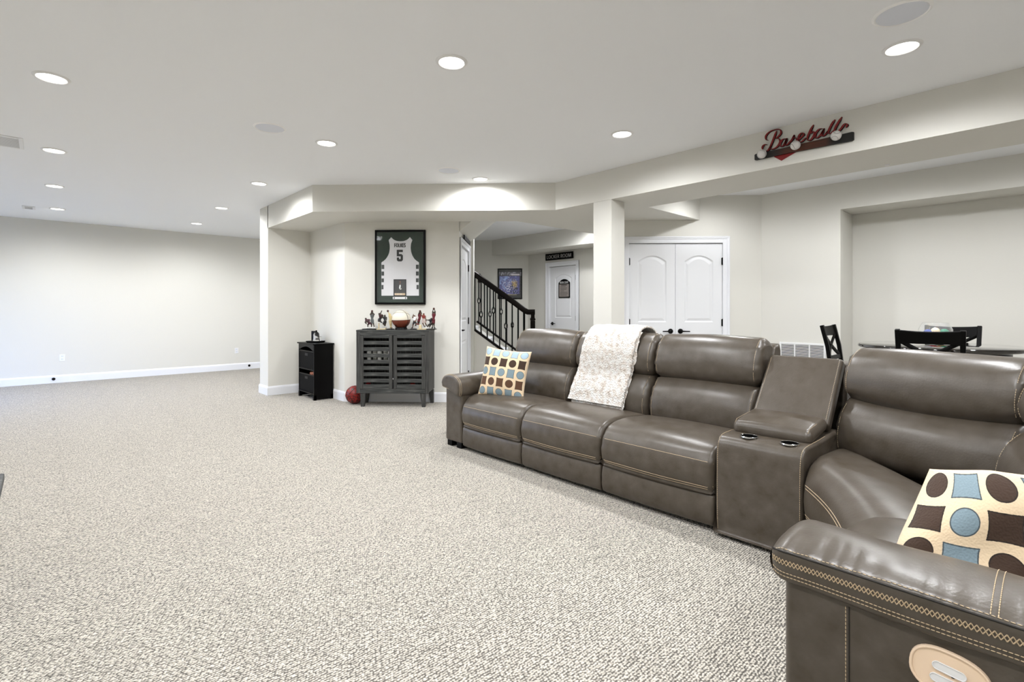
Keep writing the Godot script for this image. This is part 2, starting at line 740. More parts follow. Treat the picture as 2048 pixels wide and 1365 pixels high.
func build_room() -> void:
	var W: Material = mat.wall_paint
	# floor: one carpet from wall to wall
	var g := Geo.new()
	var x0 := -2.4
	var x1 := 9.6
	var z0 := FAR_Z - 0.2
	var z1 := 3.2
	var uv := 1.0 / 1.0
	g.flat([Vector3(x0, 0, z0), Vector3(x1, 0, z0), Vector3(x1, 0, z1), Vector3(x0, 0, z1)], Vector3.UP, [Vector2(x0, z0) * uv, Vector2(x1, z0) * uv, Vector2(x1, z1) * uv, Vector2(x0, z1) * uv])
	g.rbox(Vector3((x0 + x1) / 2, -0.08, (z0 + z1) / 2), Vector3(x1 - x0, 0.15, z1 - z0))
	struct("floor", g, mat.carpet, "beige loop pile carpet running from wall to wall")
	g = Geo.new()
	g.rbox(Vector3((x0 + x1) / 2, CEIL + 0.1, (z0 + z1) / 2), Vector3(x1 - x0, 0.2, z1 - z0))
	struct("ceiling", g, mat.ceiling_paint, "flat pale grey ceiling with recessed lamps")
	# outer walls
	struct("wall_far", wall_run(Vector2(9.6, FAR_Z), Vector2(-2.2, FAR_Z), 0.2, 0, CEIL), W, "long bare cream wall at the far end of the room")
	struct("wall_left", wall_run(Vector2(-2.2, FAR_Z), Vector2(-2.2, 3.0), 0.2, 0, CEIL, [[0.9, 2.7, 0.05, 2.15]]), W, "cream wall with a window outside the picture on the left")
	struct("wall_back", wall_run(Vector2(-2.2, 3.0), Vector2(9.6, 3.0), 0.2, 0, CEIL), W, "cream wall behind the camera")
	struct("wall_outer", wall_run(Vector2(9.4, 3.0), Vector2(9.4, FAR_Z), 0.2, 0, CEIL), W, "cream wall closing the house behind the hall")
	window(Vector3(-2.2, 0, FAR_Z + 1.8), 1.8, 0.05, 2.15)
	# pier, nook and diagonal wall
	struct("wall_pier", wall_run(Vector2(4.6, -7.675), Vector2(2.37, -7.675), 0.365, 0, CEIL), W, "cream wall end standing out beside the black storage unit")
	struct("wall_nook", wall_run(Vector2(2.97, -6.49), Vector2(2.97, -7.675), 0.12, 0, CEIL), W, "short cream wall behind the black storage unit")
	struct("wall_diagonal", plan([Vector2(4.06, -5.40), Vector2(2.97, -6.49), Vector2(3.055, -6.575), Vector2(4.145, -5.485)], 0, CEIL), W, "diagonal cream wall with the framed jersey")
	# right half: wall with the double doors, right wall with its niche
	var dw := Vector2(6.85, -2.61)
	var dd := Vector2(-R2, -R2)
	var lenw := 2.02
	var s0 := ((6.85 - 6.50) / R2)
	struct("wall_door", wall_run(dw, dw + dd * lenw, 0.12, 0, CEIL, [[s0 - 0.005, s0 + 1.215, 0, 2.105]]), W, "diagonal cream wall around the white double doors")
	var e: Vector2 = dw + dd * lenw
	struct("wall_hall", wall_run(e + Vector2(0.085, -0.085), Vector2(8.2, e.y - 0.085), 0.12, 0, CEIL), W, "cream wall on the near side of the hall")
	struct("wall_right", wall_run(Vector2(6.85, 3.0), Vector2(6.85, -2.61), 0.14, 0, CEIL, [[0.5, 4.722, 0, SOFFIT + 0.005]]), W, "cream wall with a wide shallow niche behind the dining table")
	g = wall_run(Vector2(7.36, 2.52), Vector2(7.36, -1.74), 0.12, 0, SOFFIT + 0.12)
	g.rbox(Vector3(7.17, SOFFIT + 0.065, 0.39), Vector3(0.37, 0.12, 4.4))
	g.rbox(Vector3(7.17, 1.2, -1.782), Vector3(0.37, 2.4, 0.12))
	g.rbox(Vector3(7.17, 1.2, 2.56), Vector3(0.37, 2.4, 0.12))
	struct("wall_niche", g, W, "back and cheeks of the niche behind the dining table")
	# dropped beams
	var zz := 3.0
	struct("beam_soffit", plan([Vector2(2.37, -7.70), Vector2(2.37, -6.055), Vector2(4.42, -4.005), Vector2(4.42, zz), Vector2(5.073, zz), Vector2(5.073, -3.17), Vector2(6.29, -3.17), Vector2(5.40, -4.06), Vector2(8.0, -4.06), Vector2(8.0, -4.86), Vector2(4.60, -4.86), Vector2(4.06, -5.40), Vector2(2.97, -6.49), Vector2(2.97, -7.70)], SOFFIT, CEIL + 0.02), W, "dropped cream beam that runs round the room above the sofa and the jersey")
	g = Geo.new()
	g.rbox(Vector3(4.54, SOFFIT / 2, -3.33), Vector3(0.24, SOFFIT, 0.24), 0.004)
	struct("column", g, W, "square cream column under the beam behind the sofa")
	# skirting
	baseboard("baseboard_far", [Vector2(4.4, FAR_Z), Vector2(-2.2, FAR_Z)], "white skirting along the far wall")
	baseboard("baseboard_pier", [Vector2(4.06, -5.40), Vector2(2.97, -6.49), Vector2(2.97, -7.675), Vector2(2.37, -7.675), Vector2(2.37, -8.04), Vector2(4.4, -8.04)], "white skirting round the pier and the jersey wall")
	baseboard("baseboard_niche", [Vector2(7.36, 2.5), Vector2(7.36, -1.722), Vector2(6.85, -1.722), Vector2(6.85, -2.61), Vector2(6.57, -2.89)], "white skirting in the niche behind the dining table")


func window(at: Vector3, w: float, y0: float, y1: float) -> void:
	var r := struct_root("window_1", "white framed window in the left wall", at, PI / 2)
	var g := Geo.new()
	var hh := y1 - y0
	for s in [-1, 1]:
		g.rbox(Vector3(s * (w / 2 - 0.03), (y0 + y1) / 2, -0.1), Vector3(0.06, hh, 0.1), 0.006)
		g.rbox(Vector3(0, (y0 + y1) / 2 + s * (hh / 2 - 0.03), -0.1), Vector3(w - 0.12, 0.06, 0.1), 0.006)
	g.rbox(Vector3(0, (y0 + y1) / 2, -0.1), Vector3(0.05, hh - 0.12, 0.08), 0.006)
	obj("window_frame", g, mat.trim_paint, r)
	g = Geo.new()
	g.rbox(Vector3(0, (y0 + y1) / 2, -0.1), Vector3(w - 0.12, hh - 0.12, 0.004))
	obj("pane", g, mat.clear_glass, r)


# ---------------------------------------------------------------- doors

func arch_outline(x0: float, x1: float, y0: float, y1: float, rise: float, inset: float) -> Array:
	# closed outline, anticlockwise; arched top when rise > 0
	var o := [Vector2(x0 + inset, y0 + inset), Vector2(x1 - inset, y0 + inset)]
	if rise <= 0.0:
		o += [Vector2(x1 - inset, y1 - inset), Vector2(x0 + inset, y1 - inset)]
		return o
	var cx := (x0 + x1) / 2
	var hw := (x1 - x0) / 2
	for i in 15:
		var a := 1.0 - 2.0 * i / 14.0
		var y := y1 - rise * a * a - inset
		o.append(Vector2(cx + (hw - inset) * a, y))
	return o


func panel_face(g: Geo, w: float, y0: float, y1: float, px: float, p0: float, p1: float, rise: float, z: float) -> void:
	# the part of a moulded door face from y0 to y1, w wide about x = 0, with one sunk and raised panel from p0 to p1
	var hole := arch_outline(-w / 2 + px, w / 2 - px, p0, p1, rise, 0.0)
	var poly := PackedVector2Array()
	poly.append_array([Vector2(-w / 2, y0), Vector2(w / 2, y0), Vector2(w / 2, y1), Vector2(-w / 2, y1), Vector2(-w / 2, y0)])
	poly.append(hole[0])
	for i in range(hole.size() - 1, 0, -1):
		poly.append(hole[i])
	poly.append(hole[0])
	# nudge the bridge apart so that the outline does not touch itself
	poly[4] += Vector2(0.0, 0.0006)
	poly[5] += Vector2(0.0, 0.0006)
	var idx := Geometry2D.triangulate_polygon(poly)
	var k := g.P.size()
	for p in poly:
		g.v(Vector3(p.x, p.y, z), Vector3(0, 0, 1), p)
	for i in range(0, idx.size(), 3):
		g.t(k + idx[i], k + idx[i + 1], k + idx[i + 2])
	var steps := [[0.0, 0.0], [0.014, -0.010], [0.022, -0.010], [0.050, -0.002]]
	for s in steps.size() - 1:
		var a := arch_outline(-w / 2 + px, w / 2 - px, p0, p1, rise, steps[s][0])
		var b := arch_outline(-w / 2 + px, w / 2 - px, p0, p1, rise, steps[s + 1][0])
		for i in a.size():
			var j := (i + 1) % a.size()
			var q := [Vector3(a[i].x, a[i].y, z + steps[s][1]), Vector3(a[j].x, a[j].y, z + steps[s][1]), Vector3(b[j].x, b[j].y, z + steps[s + 1][1]), Vector3(b[i].x, b[i].y, z + steps[s + 1][1])]
			var n: Vector3 = (q[1] - q[0]).cross(q[3] - q[0]).normalized()
			g.flat(q, n if n.z > 0 else -n)
	var field := arch_outline(-w / 2 + px, w / 2 - px, p0, p1, rise, 0.050)
	k = g.P.size()
	var fp := PackedVector2Array(field)
	for p in fp:
		g.v(Vector3(p.x, p.y, z - 0.002), Vector3(0, 0, 1), p)
	idx = Geometry2D.triangulate_polygon(fp)
	for i in range(0, idx.size(), 3):
		g.t(k + idx[i], k + idx[i + 1], k + idx[i + 2])


func door_leaf(w: float, hh: float) -> Geo:
	# front face at z = 0
	var g := Geo.new()
	var mid := 0.98
	panel_face(g, w, 0.012, mid - 0.1, w * 0.19, 0.22, mid - 0.19, 0.0, 0.0)
	panel_face(g, w, mid - 0.1, hh, w * 0.19, mid + 0.085, hh - 0.155, 0.075, 0.0)
	# edges and back
	for s in [-1, 1]:
		g.flat([Vector3(s * w / 2, 0.012, 0), Vector3(s * w / 2, hh, 0), Vector3(s * w / 2, hh, -0.035), Vector3(s * w / 2, 0.012, -0.035)], Vector3(s, 0, 0))
	g.flat([Vector3(-w / 2, hh, 0), Vector3(w / 2, hh, 0), Vector3(w / 2, hh, -0.035), Vector3(-w / 2, hh, -0.035)], Vector3.UP)
	g.flat([Vector3(-w / 2, 0.012, -0.035), Vector3(w / 2, 0.012, -0.035), Vector3(w / 2, hh, -0.035), Vector3(-w / 2, hh, -0.035)], Vector3(0, 0, -1))
	return g


func casing(w: float, hh: float, cw := 0.085) -> Geo:
	var g := Geo.new()
	for layer in [[0.0, cw, 0.012], [cw * 0.62, cw, 0.020], [cw * 0.82, cw, 0.026]]:
		var a: float = layer[0]
		var b: float = layer[1]
		var d: float = layer[2]
		for s in [-1, 1]:
			g.rbox(Vector3(s * (w / 2 + (a + b) / 2), (hh + b) / 2, d / 2), Vector3(b - a, hh + b, d), 0.003)
		g.rbox(Vector3(0, hh + (a + b) / 2, d / 2), Vector3(w + 2 * a, b - a, d), 0.003)
	# jamb
	for s in [-1, 1]:
		g.rbox(Vector3(s * (w / 2 + 0.009), hh / 2, -0.058), Vector3(0.018, hh, 0.12))
	g.rbox(Vector3(0, hh + 0.009, -0.058), Vector3(w + 0.036, 0.018, 0.12))
	return g


func lever(dir: float) -> Geo:
	var g := Geo.new()
	g.lathe([Vector2(0, 0), Vector2(0.033, 0), Vector2(0.033, 0.006), Vector2(0.027, 0.012), Vector2(0.012, 0.014), Vector2(0.011, 0.045), Vector2(0, 0.046)], 20, Transform3D(Basis(Vector3.RIGHT, Vector3(0, 0, 1), Vector3(0, -1, 0)), Vector3.ZERO))
	g.tube([Vector3(0, 0, 0.04), Vector3(dir * 0.02, 0, 0.044), Vector3(dir * 0.06, -0.001, 0.046), Vector3(dir * 0.112, -0.002, 0.044)], [0.011, 0.0095, 0.008, 0.007], 8)
	return g


func hinge_geo() -> Geo:
	var g := Geo.new()
	g.tube([Vector3(0, -0.05, 0.006), Vector3(0, 0.05, 0.006)], 0.0075, 8)
	g.rbox(Vector3(0, 0, 0.001), Vector3(0.03, 0.09, 0.004), 0.001)
	return g


func make_door(r: Node3D, w: float, hh: float, leaves: int, knob_side: float, recess := 0.012) -> void:
	obj("door_casing", casing(w, hh), mat.trim_paint, r)
	var lw := w / leaves - 0.004
	for k in leaves:
		var cx := 0.0 if leaves == 1 else (k - 0.5) * w / 2
		var leaf := obj("door_leaf", door_leaf(lw, hh - 0.006), mat.door_paint, r)
		leaf.position = Vector3(cx, 0, -recess)
		var ks := knob_side if leaves == 1 else (1.0 if k == 0 else -1.0)
		var lv := obj("door_handle", lever(-ks), mat.black_metal, leaf)
		lv.position = Vector3(ks * (lw / 2 - 0.062), 0.946, 0)
		for y in [0.25, 1.06, 1.86]:
			var hg := obj("hinge", hinge_geo(), mat.black_metal, leaf)
			hg.position = Vector3(-ks * (lw / 2 + 0.002), y, recess - 0.004)
	# a dark reveal behind the leaf, the back of the opening
	var g := Geo.new()
	g.rbox(Vector3(0, hh / 2, -0.115), Vector3(w + 0.03, hh, 0.01))
	obj("door_stop", g, mat.trim_paint, r)


func build_hall() -> void:
	var W: Material = mat.wall_paint
	# double doors on the diagonal wall
	var a := Vector3(5.646, 0, -3.82)
	var b := Vector3(6.503, 0, -2.963)
	var r := struct_root("door_1", "white double doors with arched panels and black levers behind the sofa", (a + b) / 2, -PI / 4)
	make_door(r, a.distance_to(b), 2.10, 2, 1.0)
	# closet wall at right angles to the jersey wall, with its door
	var p := Vector2(4.06, -5.40)
	var q := p + Vector2(R2, -R2) * 1.17
	# door opening in this wall
	struct("wall_closet", wall_run(q, p + Vector2(R2, -R2) * 0.09, 0.11, 0, CEIL, [[0.15, 1.045, 0, 2.12]]), W, "narrow cream wall of the closet at the stairs")
	r = struct_root("door_2", "white closet door seen edge on beside the jersey wall", Vector3(p.x + R2 * 0.5725, 0, p.y - R2 * 0.5725), PI / 4)
	make_door(r, 0.885, 2.115, 1, -1.0)
	var g := Geo.new()
	g.rbox(Vector3(0.06, 2.238, 0.026), Vector3(0.66, 0.06, 0.018), 0.004)
	var sg := obj("door_plaque", g, mat.black_wood)
	sg.transform = r.transform
	tag(sg, "small black plaque over the closet door by the jersey wall", "sign")
	# strip of wall at the head of the railing
	var qq := Vector2(4.875, -6.215)
	var side := Vector2(R2, R2)
	var lat0 := 0.0
	g = Geo.new()
	g.rbox(Vector3(-0.55, CEIL / 2, -0.06), Vector3(1.22, CEIL, 0.12), 0.0, Transform3D(Basis(Vector3.UP, -PI / 4), Vector3(qq.x, 0, qq.y)))
	struct("wall_stair", g, W, "narrow cream wall end where the stair railing stops")
	# sloping underside above the closet door
	g = Geo.new()
	var xf := Transform3D(Basis(Vector3.UP, -PI / 4), Vector3(p.x, 0, p.y))
	g.prism(PackedVector2Array([Vector2(0.002, 2.272), Vector2(0.60, 2.76), Vector2(0.002, 2.76)]), 1.16, Transform3D(xf.basis, xf.origin + xf.basis * Vector3(0, 0, -1.17)))
	struct("soffit_slope", g, W, "sloping cream underside above the closet door")
	# hall beyond: poster wall, locker room wall, hall beam
	var D := 15.33
	struct("wall_poster", wall_run(Vector2(7.63, 7.63 - D), Vector2(5.4, 5.4 - D), 0.12, 0, CEIL), W, "cream diagonal wall with the framed poster behind the stairs")
	struct("wall_stairwell", wall_run(Vector2(5.4, 5.4 - D), Vector2(3.6, -8.1), 0.12, 0, CEIL), W, "cream wall closing the stair hall on the left")
	var XL := 7.63
	var zc := -6.735
	struct("wall_locker", wall_run(Vector2(XL, -4.0), Vector2(XL, XL - D - 0.1), 0.12, 0, CEIL, [[-zc - 4.0 - 0.36, -zc - 4.0 + 0.36, 0, 2.11]]), W, "cream wall around the locker room door")
	g = Geo.new()
	g.rbox(Vector3(7.08 + 0.3, (SOFFIT + CEIL) / 2 + 0.01, -6.2), Vector3(0.6, CEIL - SOFFIT + 0.02, 4.3))
	struct("beam_hall", g, W, "dropped cream beam in front of the locker room door")
	r = struct_root("door_3", "white door of the locker room with an arched panel and a black knob", Vector3(XL, 0, zc), -PI / 2)
	make_door(r, 0.71, 2.105, 1, -1.0, 0.03)
	baseboard("baseboard_hall", [Vector2(XL, -4.0), Vector2(XL, zc + 0.45)], "white skirting beside the locker room door")
	baseboard("baseboard_poster", [Vector2(XL, zc - 0.45), Vector2(XL, XL - D), Vector2(5.4, 5.4 - D)], "white skirting under the framed poster")
	build_stairs()


func build_stairs() -> void:
	# axes: s along the flight (to the right in the photo, downwards), depth away from the room
	var ax := Vector3(R2, 0, R2)
	var aw := Vector3(R2, 0, -R2)
	var D1 := 11.30
	var D2 := 12.60
	var mid := Vector3(D1 / 2, 0, -D1 / 2)   # the foot of the camera's line on the front plane
	var xf := Transform3D(Basis(Vector3.UP, -PI / 4), mid)
	# along the plane the camera's own axis meets it near px 1061; s = 0 at px 1061
	var wdt := (D2 - D1) * R2
	var s_new := 0.035     # newel
	var rise := 0.19
	var run := 0.262
	var g := Geo.new()
	var st := struct_root("staircase", "flight of carpeted stairs with white risers going up to the left", xf.origin, -PI / 4)
	for k in 5:
		var sx := s_new + 0.10 - (k + 1) * run
		var tread := Geo.new()
		tread.rbox(Vector3(sx + run / 2 - 0.012, (k + 1) * rise - 0.02, -wdt / 2), Vector3(run + 0.024, 0.04, wdt + 0.02), 0.008)
		obj("tread", tread, mat.trim_paint, st)
		var rs := Geo.new()
		rs.rbox(Vector3(sx + run - 0.02, (k + 0.5) * rise - 0.02, -wdt / 2), Vector3(0.02, rise - 0.04, wdt), 0.0)
		obj("riser", rs, mat.trim_paint, st)
	# closed side walls under the flight
	var slope := rise / run
	var y_at := func(s: float) -> float: return 0.245 + (s_new - s) * slope
	for w in [0.0, -wdt]:
		g = Geo.new()
		var sl := -1.05
		g.prism(PackedVector2Array([Vector2(s_new - 0.02, 0), Vector2(s_new - 0.02, y_at.call(s_new) - 0.02), Vector2(sl, y_at.call(sl) - 0.02), Vector2(sl, 0)]), 0.06, shift(Vector3(0, 0, w - 0.03)))
		obj("stair_wall", g, W_(), st)
	for w in 2:
		var z := 0.0 if w == 0 else -wdt
		var lab := "dark handrail with black iron balusters on the near side of the stairs" if w == 0 else "dark handrail with black iron balusters on the wall side of the stairs"
		var rl := thing("stair_railing", lab, "railing", xf.origin, -PI / 4, "stair railings")
		# shoe rail
		g = Geo.new()
		var sl := -0.95
		var sr := s_new
		var up := 0.0 if w == 0 else 0.065
		var b := Basis(Vector3(0, 0, 1), atan2(-(y_at.call(sr) - y_at.call(sl)), -(sr - sl)) + PI)
		var ctr := Vector3((sl + sr) / 2, (y_at.call(sl) + y_at.call(sr)) / 2 + up, z)
		var ln: float = Vector2(sr - sl, y_at.call(sr) - y_at.call(sl)).length()
		g.rbox(Vector3.ZERO, Vector3(ln, 0.035, 0.07), 0.006, Transform3D(b, ctr))
		obj("bottom_rail", g, mat.espresso_wood, rl)
		# handrail with an easing to the level at its foot
		var hr := 0.885
		var pts := []
		var path := [Vector2(sl, y_at.call(sl) + hr), Vector2(-0.25, y_at.call(-0.25) + hr), Vector2(-0.145, y_at.call(-0.145) + hr - 0.004), Vector2(-0.09, y_at.call(-0.105) + hr - 0.015), Vector2(-0.045, y_at.call(-0.082) + hr - 0.02), Vector2(0.0, y_at.call(-0.082) + hr - 0.021), Vector2(s_new + 0.035, y_at.call(-0.082) + hr - 0.021)]
		var prof := [Vector2(-0.028, -0.045), Vector2(0.028, -0.045), Vector2(0.032, -0.016), Vector2(0.036, 0.008), Vector2(0.028, 0.030), Vector2(0.012, 0.040), Vector2(-0.012, 0.040), Vector2(-0.028, 0.030), Vector2(-0.036, 0.008), Vector2(-0.032, -0.016)]
		var rows := []
		for i in path.size():
			var d: Vector2 = (path[mini(i + 1, path.size() - 1)] - path[maxi(i - 1, 0)]).normalized()
			var row := []
			for q in prof:
				row.append(Vector3(path[i].x - d.y * q.y, path[i].y + d.x * q.y, z + q.x))
			rows.append(row)
		g = Geo.new()
		g.grid(rows, false, true)
		g.flat(rows[rows.size() - 1], Vector3(1, 0, 0))
		obj("handrail", g, mat.espresso_wood, rl)
		# newel
		g = Geo.new()
		var ny: float = y_at.call(-0.082) + hr - 0.05
		g.rbox(Vector3(s_new, ny - 0.42, z), Vector3(0.075, 0.62, 0.075), 0.006)
		g.rbox(Vector3(s_new, 0.12, z), Vector3(0.09, 0.24, 0.09), 0.006)
		g.rbox(Vector3(s_new, ny - 0.09, z), Vector3(0.088, 0.03, 0.088), 0.01)
		g.rbox(Vector3(s_new, ny - 0.04, z), Vector3(0.06, 0.08, 0.06), 0.01)
		obj("newel_post", g, mat.espresso_wood, rl)
		# wall end block of the handrail
		g = Geo.new()
		g.rbox(Vector3(sl + 0.045, y_at.call(sl) + hr - 0.06, z), Vector3(0.05, 0.16, 0.05), 0.008)
		obj("rail_bracket", g, mat.espresso_wood, rl)
		var n := 9
		for i in n:
			var s := -0.094 - i * 0.0985 - (0.03 if w == 1 else 0.0)
			var y0: float = y_at.call(s) + 0.005 + up
			var y1: float = y_at.call(s) + hr - 0.03
			if s > -0.13:
				y1 -= 0.012
			var knot := (i % 2 == 1) if w == 0 else (i % 2 == 0)
			var bl := obj("baluster", baluster_geo(y1 - y0, knot, 0.30 + 0.12 * float((i / 2) % 3) if i > 1 else 0.17), mat.iron, rl)
			bl.position = Vector3(s, y0, z)


func W_() -> Material:
	return mat.wall_paint


func baluster_geo(hh: float, knot: bool, at: float) -> Geo:
	var g := Geo.new()
	var q := 0.0095
	if not knot:
		g.rbox(Vector3(0, hh / 2, 0), Vector3(2 * q, hh, 2 * q))
	else:
		var kl := 0.11
		g.rbox(Vector3(0, at * hh / 2, 0), Vector3(2 * q, at * hh, 2 * q))
		var top := at * hh + kl
		g.rbox(Vector3(0, (top + hh) / 2, 0), Vector3(2 * q, hh - top, 2 * q))
		for k in 4:
			var a := TAU * k / 4
			var pts := []
			for i in 7:
				var u := i / 6.0
				var rr := 0.028 * sin(PI * u) + 0.004
				pts.append(Vector3(cos(a + u * 1.6) * rr, at * hh + kl * u, sin(a + u * 1.6) * rr))
			g.tube(pts, 0.0055, 5)
	# shoe
	g.lathe([Vector2(0.020, 0.0), Vector2(0.020, 0.012), Vector2(0.011, 0.035), Vector2(0.008, 0.04)], 4, Transform3D(Basis(Vector3.UP, PI / 4), Vector3.ZERO))
	return g


# ---------------------------------------------------------------- fittings

func build_ceiling_fittings() -> void:
	var ring := Geo.new()
	ring.lathe([Vector2(0.074, -0.004), Vector2(0.078, -0.009), Vector2(0.090, -0.007), Vector2(0.096, 0.0)], 32)
	var lens := Geo.new()
	lens.lathe([Vector2(0.0, -0.0065), Vector2(0.055, -0.006), Vector2(0.0765, -0.003)], 32, Transform3D.IDENTITY, 60)
	var ringm := ring.mesh()
	var lensm := lens.mesh()
	var row_says := ["farthest, by the far wall", "second from the far wall", "third from the far wall", "fourth from the far wall", "fifth from the far wall", "nearest before the camera", "behind the camera"]
	var col_says := ["left-hand", "middle", "right-hand"]
	for c in 3:
		for z in LAMPS[c].size():
			var at: Vector2 = LAMPS[c][z]
			downlight(Vector3(at.x, CEIL, at.y), ringm, lensm, "round recessed ceiling lamp of the %s row, %s" % [col_says[c], row_says[z + (3 if c == 2 else 0)]])
	for p in [[Vector3(5.8, CEIL, -2.62), "above the dining side near the double doors"], [Vector3(5.8, CEIL, 0.2), "above the far end of the dining area"], [Vector3(5.8, CEIL, -1.15), "above the dining table"], [Vector3(5.6, CEIL, -6.2), "in the stair hall before the poster"], [Vector3(6.7, CEIL, -5.3), "in the hall before the locker room door"], [Vector3(4.0, CEIL, -9.6), "in the far room behind the pier"]]:
		var t := downlight(p[0], ringm, lensm, "round recessed ceiling lamp " + p[1])
		if absf(p[0].x - 5.8) < 0.01:
			(t.get_node("light") as SpotLight3D).light_energy = LAMP_ENERGY * (0.42 if p[0].z < -2.0 else 0.9)
	# in-ceiling speakers
	for s in [[Vector3(3.17, CEIL, -0.53), "near the right-hand nearest lamp", 0.125], [Vector3(1.37, CEIL, -4.39), "between the left and middle lamps", 0.125], [Vector3(3.19, CEIL, -4.43), "beside the lamp in front of the beam", 0.125]]:
		var t := thing("ceiling_speaker", "round white flush ceiling speaker " + s[1], "speaker", s[0], 0.0, "ceiling speakers")
		var g := Geo.new()
		g.lathe([Vector2(s[2] - 0.018, -0.003), Vector2(s[2] - 0.012, -0.008), Vector2(s[2], 0.0)], 40)
		obj("frame", g, mat.bright_white, t)
		g = Geo.new()
		g.lathe([Vector2(0.0, -0.006), Vector2(s[2] - 0.018, -0.004)], 40)
		obj("grille", g, mat.speaker_grille, t)
	register(Vector3(-0.27, CEIL, -6.32), 0.30, 0.40, "white louvred ceiling vent cut by the left edge of the picture")
	register(Vector3(-0.14, CEIL, -10.2), 0.14, 0.30, "small white ceiling vent near the far wall")
	var sp := Geo.new()
	sp.lathe([Vector2(0.0, -0.012), Vector2(0.012, -0.010), Vector2(0.018, -0.004), Vector2(0.020, 0.0)], 16)
	var o := obj("sprinkler_cap", sp, mat.white_plastic)
	o.position = Vector3(5.0, SOFFIT, -0.93)
	tag(o, "tiny white round cap under the beam over the dining side", "cap")


func downlight(at: Vector3, ringm: Mesh, lensm: Mesh, label: String) -> Node3D:
	var t := thing("ceiling_lamp", label, "ceiling lamp", at, 0.0, "recessed ceiling lamps")
	obj("trim_ring", ringm, mat.white_plastic, t)
	obj("lens", lensm, mat.lamp_lens, t)
	var l := SpotLight3D.new()
	l.name = "light"
	l.light_color = Color(0.985, 0.99, 1.0)
	l.light_energy = LAMP_ENERGY
	l.light_size = 0.06
	l.spot_angle = 87.0
	l.spot_angle_attenuation = 0.66
	l.spot_range = 14.0
	l.spot_attenuation = 2.0
	l.shadow_enabled = true
	l.rotation.x = -PI / 2
	l.position = Vector3(0, -0.02, 0)
	t.add_child(l)
	return t


func register(at: Vector3, w: float, d: float, label: String) -> void:
	var t := thing("ceiling_vent", label, "vent", at, 0.0, "ceiling vents")
	var g := Geo.new()
	for s in [-1, 1]:
		g.rbox(Vector3(s * (w / 2 - 0.015), -0.004, 0), Vector3(0.03, 0.008, d), 0.003)
		g.rbox(Vector3(0, -0.004, s * (d / 2 - 0.015)), Vector3(w - 0.06, 0.008, 0.03), 0.003)
	obj("frame", g, mat.white_plastic, t)
	g = Geo.new()
	g.rbox(Vector3(0, -0.001, 0), Vector3(w - 0.06, 0.002, d - 0.06))
	obj("backing", g, mat.vent_grey, t)
	var n := int((d - 0.06) / 0.022)
	var sm := Geo.new()
	sm.rbox(Vector3.ZERO, Vector3(w - 0.06, 0.0015, 0.0215), 0.0, Transform3D(Basis(Vector3.RIGHT, 0.10), Vector3.ZERO))
	var smm := sm.mesh()
	for i in n:
		var o := obj("slat", smm, mat.white_plastic, t)
		o.position = Vector3(0, -0.006, -d / 2 + 0.03 + (i + 0.5) * (d - 0.06) / n)


func outlet(at: Vector3, turn: float, label: String) -> void:
	var t := thing("wall_outlet", label, "outlet", at, turn, "wall outlets")
	var g := Geo.new()
	g.rbox(Vector3(0, 0, 0.003), Vector3(0.075, 0.118, 0.006), 0.0025)
	obj("cover_plate", g, mat.white_plastic, t)
	for s in [-1, 1]:
		g = Geo.new()
		g.rbox(Vector3(0, s * 0.024, 0.006), Vector3(0.034, 0.030, 0.004), 0.0015)
		var so := obj("socket", g, mat.speaker_grille, t)
		g = Geo.new()
		for q in [-1, 1]:
			g.rbox(Vector3(q * 0.007, s * 0.024 + 0.003, 0.0082), Vector3(0.0025, 0.009, 0.0012))
		obj("slot", g, mat.vent_dark, so)


func build_wall_fittings() -> void:
	outlet(Vector3(0.253, 0.416, FAR_Z), 0, "white wall outlet low on the far wall, left-hand of the two")
	outlet(Vector3(2.921, 0.39, FAR_Z), 0, "white wall outlet low on the far wall near the pier")
	for p in [[0.144, "towards the left edge of the picture"], [3.156, "next to the pier"]]:
		var g := Geo.new()
		g.lathe([Vector2(0.024, 0.0), Vector2(0.024, 0.006), Vector2(0.016, 0.008), Vector2(0.009, 0.02), Vector2(0, 0.021)], 16, Transform3D(Basis(Vector3.RIGHT, Vector3(0, 0, 1), Vector3(0, -1, 0)), Vector3.ZERO))
		var o := obj("cable_port", g, mat.black_metal)
		o.position = Vector3(p[0], 0.068, FAR_Z + 0.014)
		tag(o, "small black round cable port in the far skirting " + p[1], "cable port", "cable ports")
	# return air grille on the right wall
	var t := thing("wall_vent", "white slatted return air grille on the cream wall behind the sofa", "vent", Vector3(6.85, 0.71, -2.13), -PI / 2)
	var w := 0.52
	var hh := 0.22
	var g := Geo.new()
	for s in [-1, 1]:
		g.rbox(Vector3(s * (w / 2 - 0.012), 0, 0.006), Vector3(0.024, hh, 0.012), 0.003)
		g.rbox(Vector3(0, s * (hh / 2 - 0.012), 0.006), Vector3(w - 0.048, 0.024, 0.012), 0.003)
		g.rbox(Vector3(s * w / 6.3, 0, 0.006), Vector3(0.014, hh - 0.04, 0.011), 0.002)
	obj("frame", g, mat.white_plastic, t)
	g = Geo.new()
	g.rbox(Vector3(0, 0, 0.001), Vector3(w - 0.04, hh - 0.04, 0.002))
	obj("backing", g, mat.vent_dark, t)
	var sm := Geo.new()
	sm.rbox(Vector3.ZERO, Vector3(w - 0.04, 0.0075, 0.002), 0.0, Transform3D(Basis(Vector3.RIGHT, 0.35), Vector3.ZERO))
	var smm := sm.mesh()
	for i in 12:
		var o := obj("slat", smm, mat.white_plastic, t)
		o.position = Vector3(0, -hh / 2 + 0.032 + i * (hh - 0.064) / 11.0, 0.007)


# ---------------------------------------------------------------- the sofa

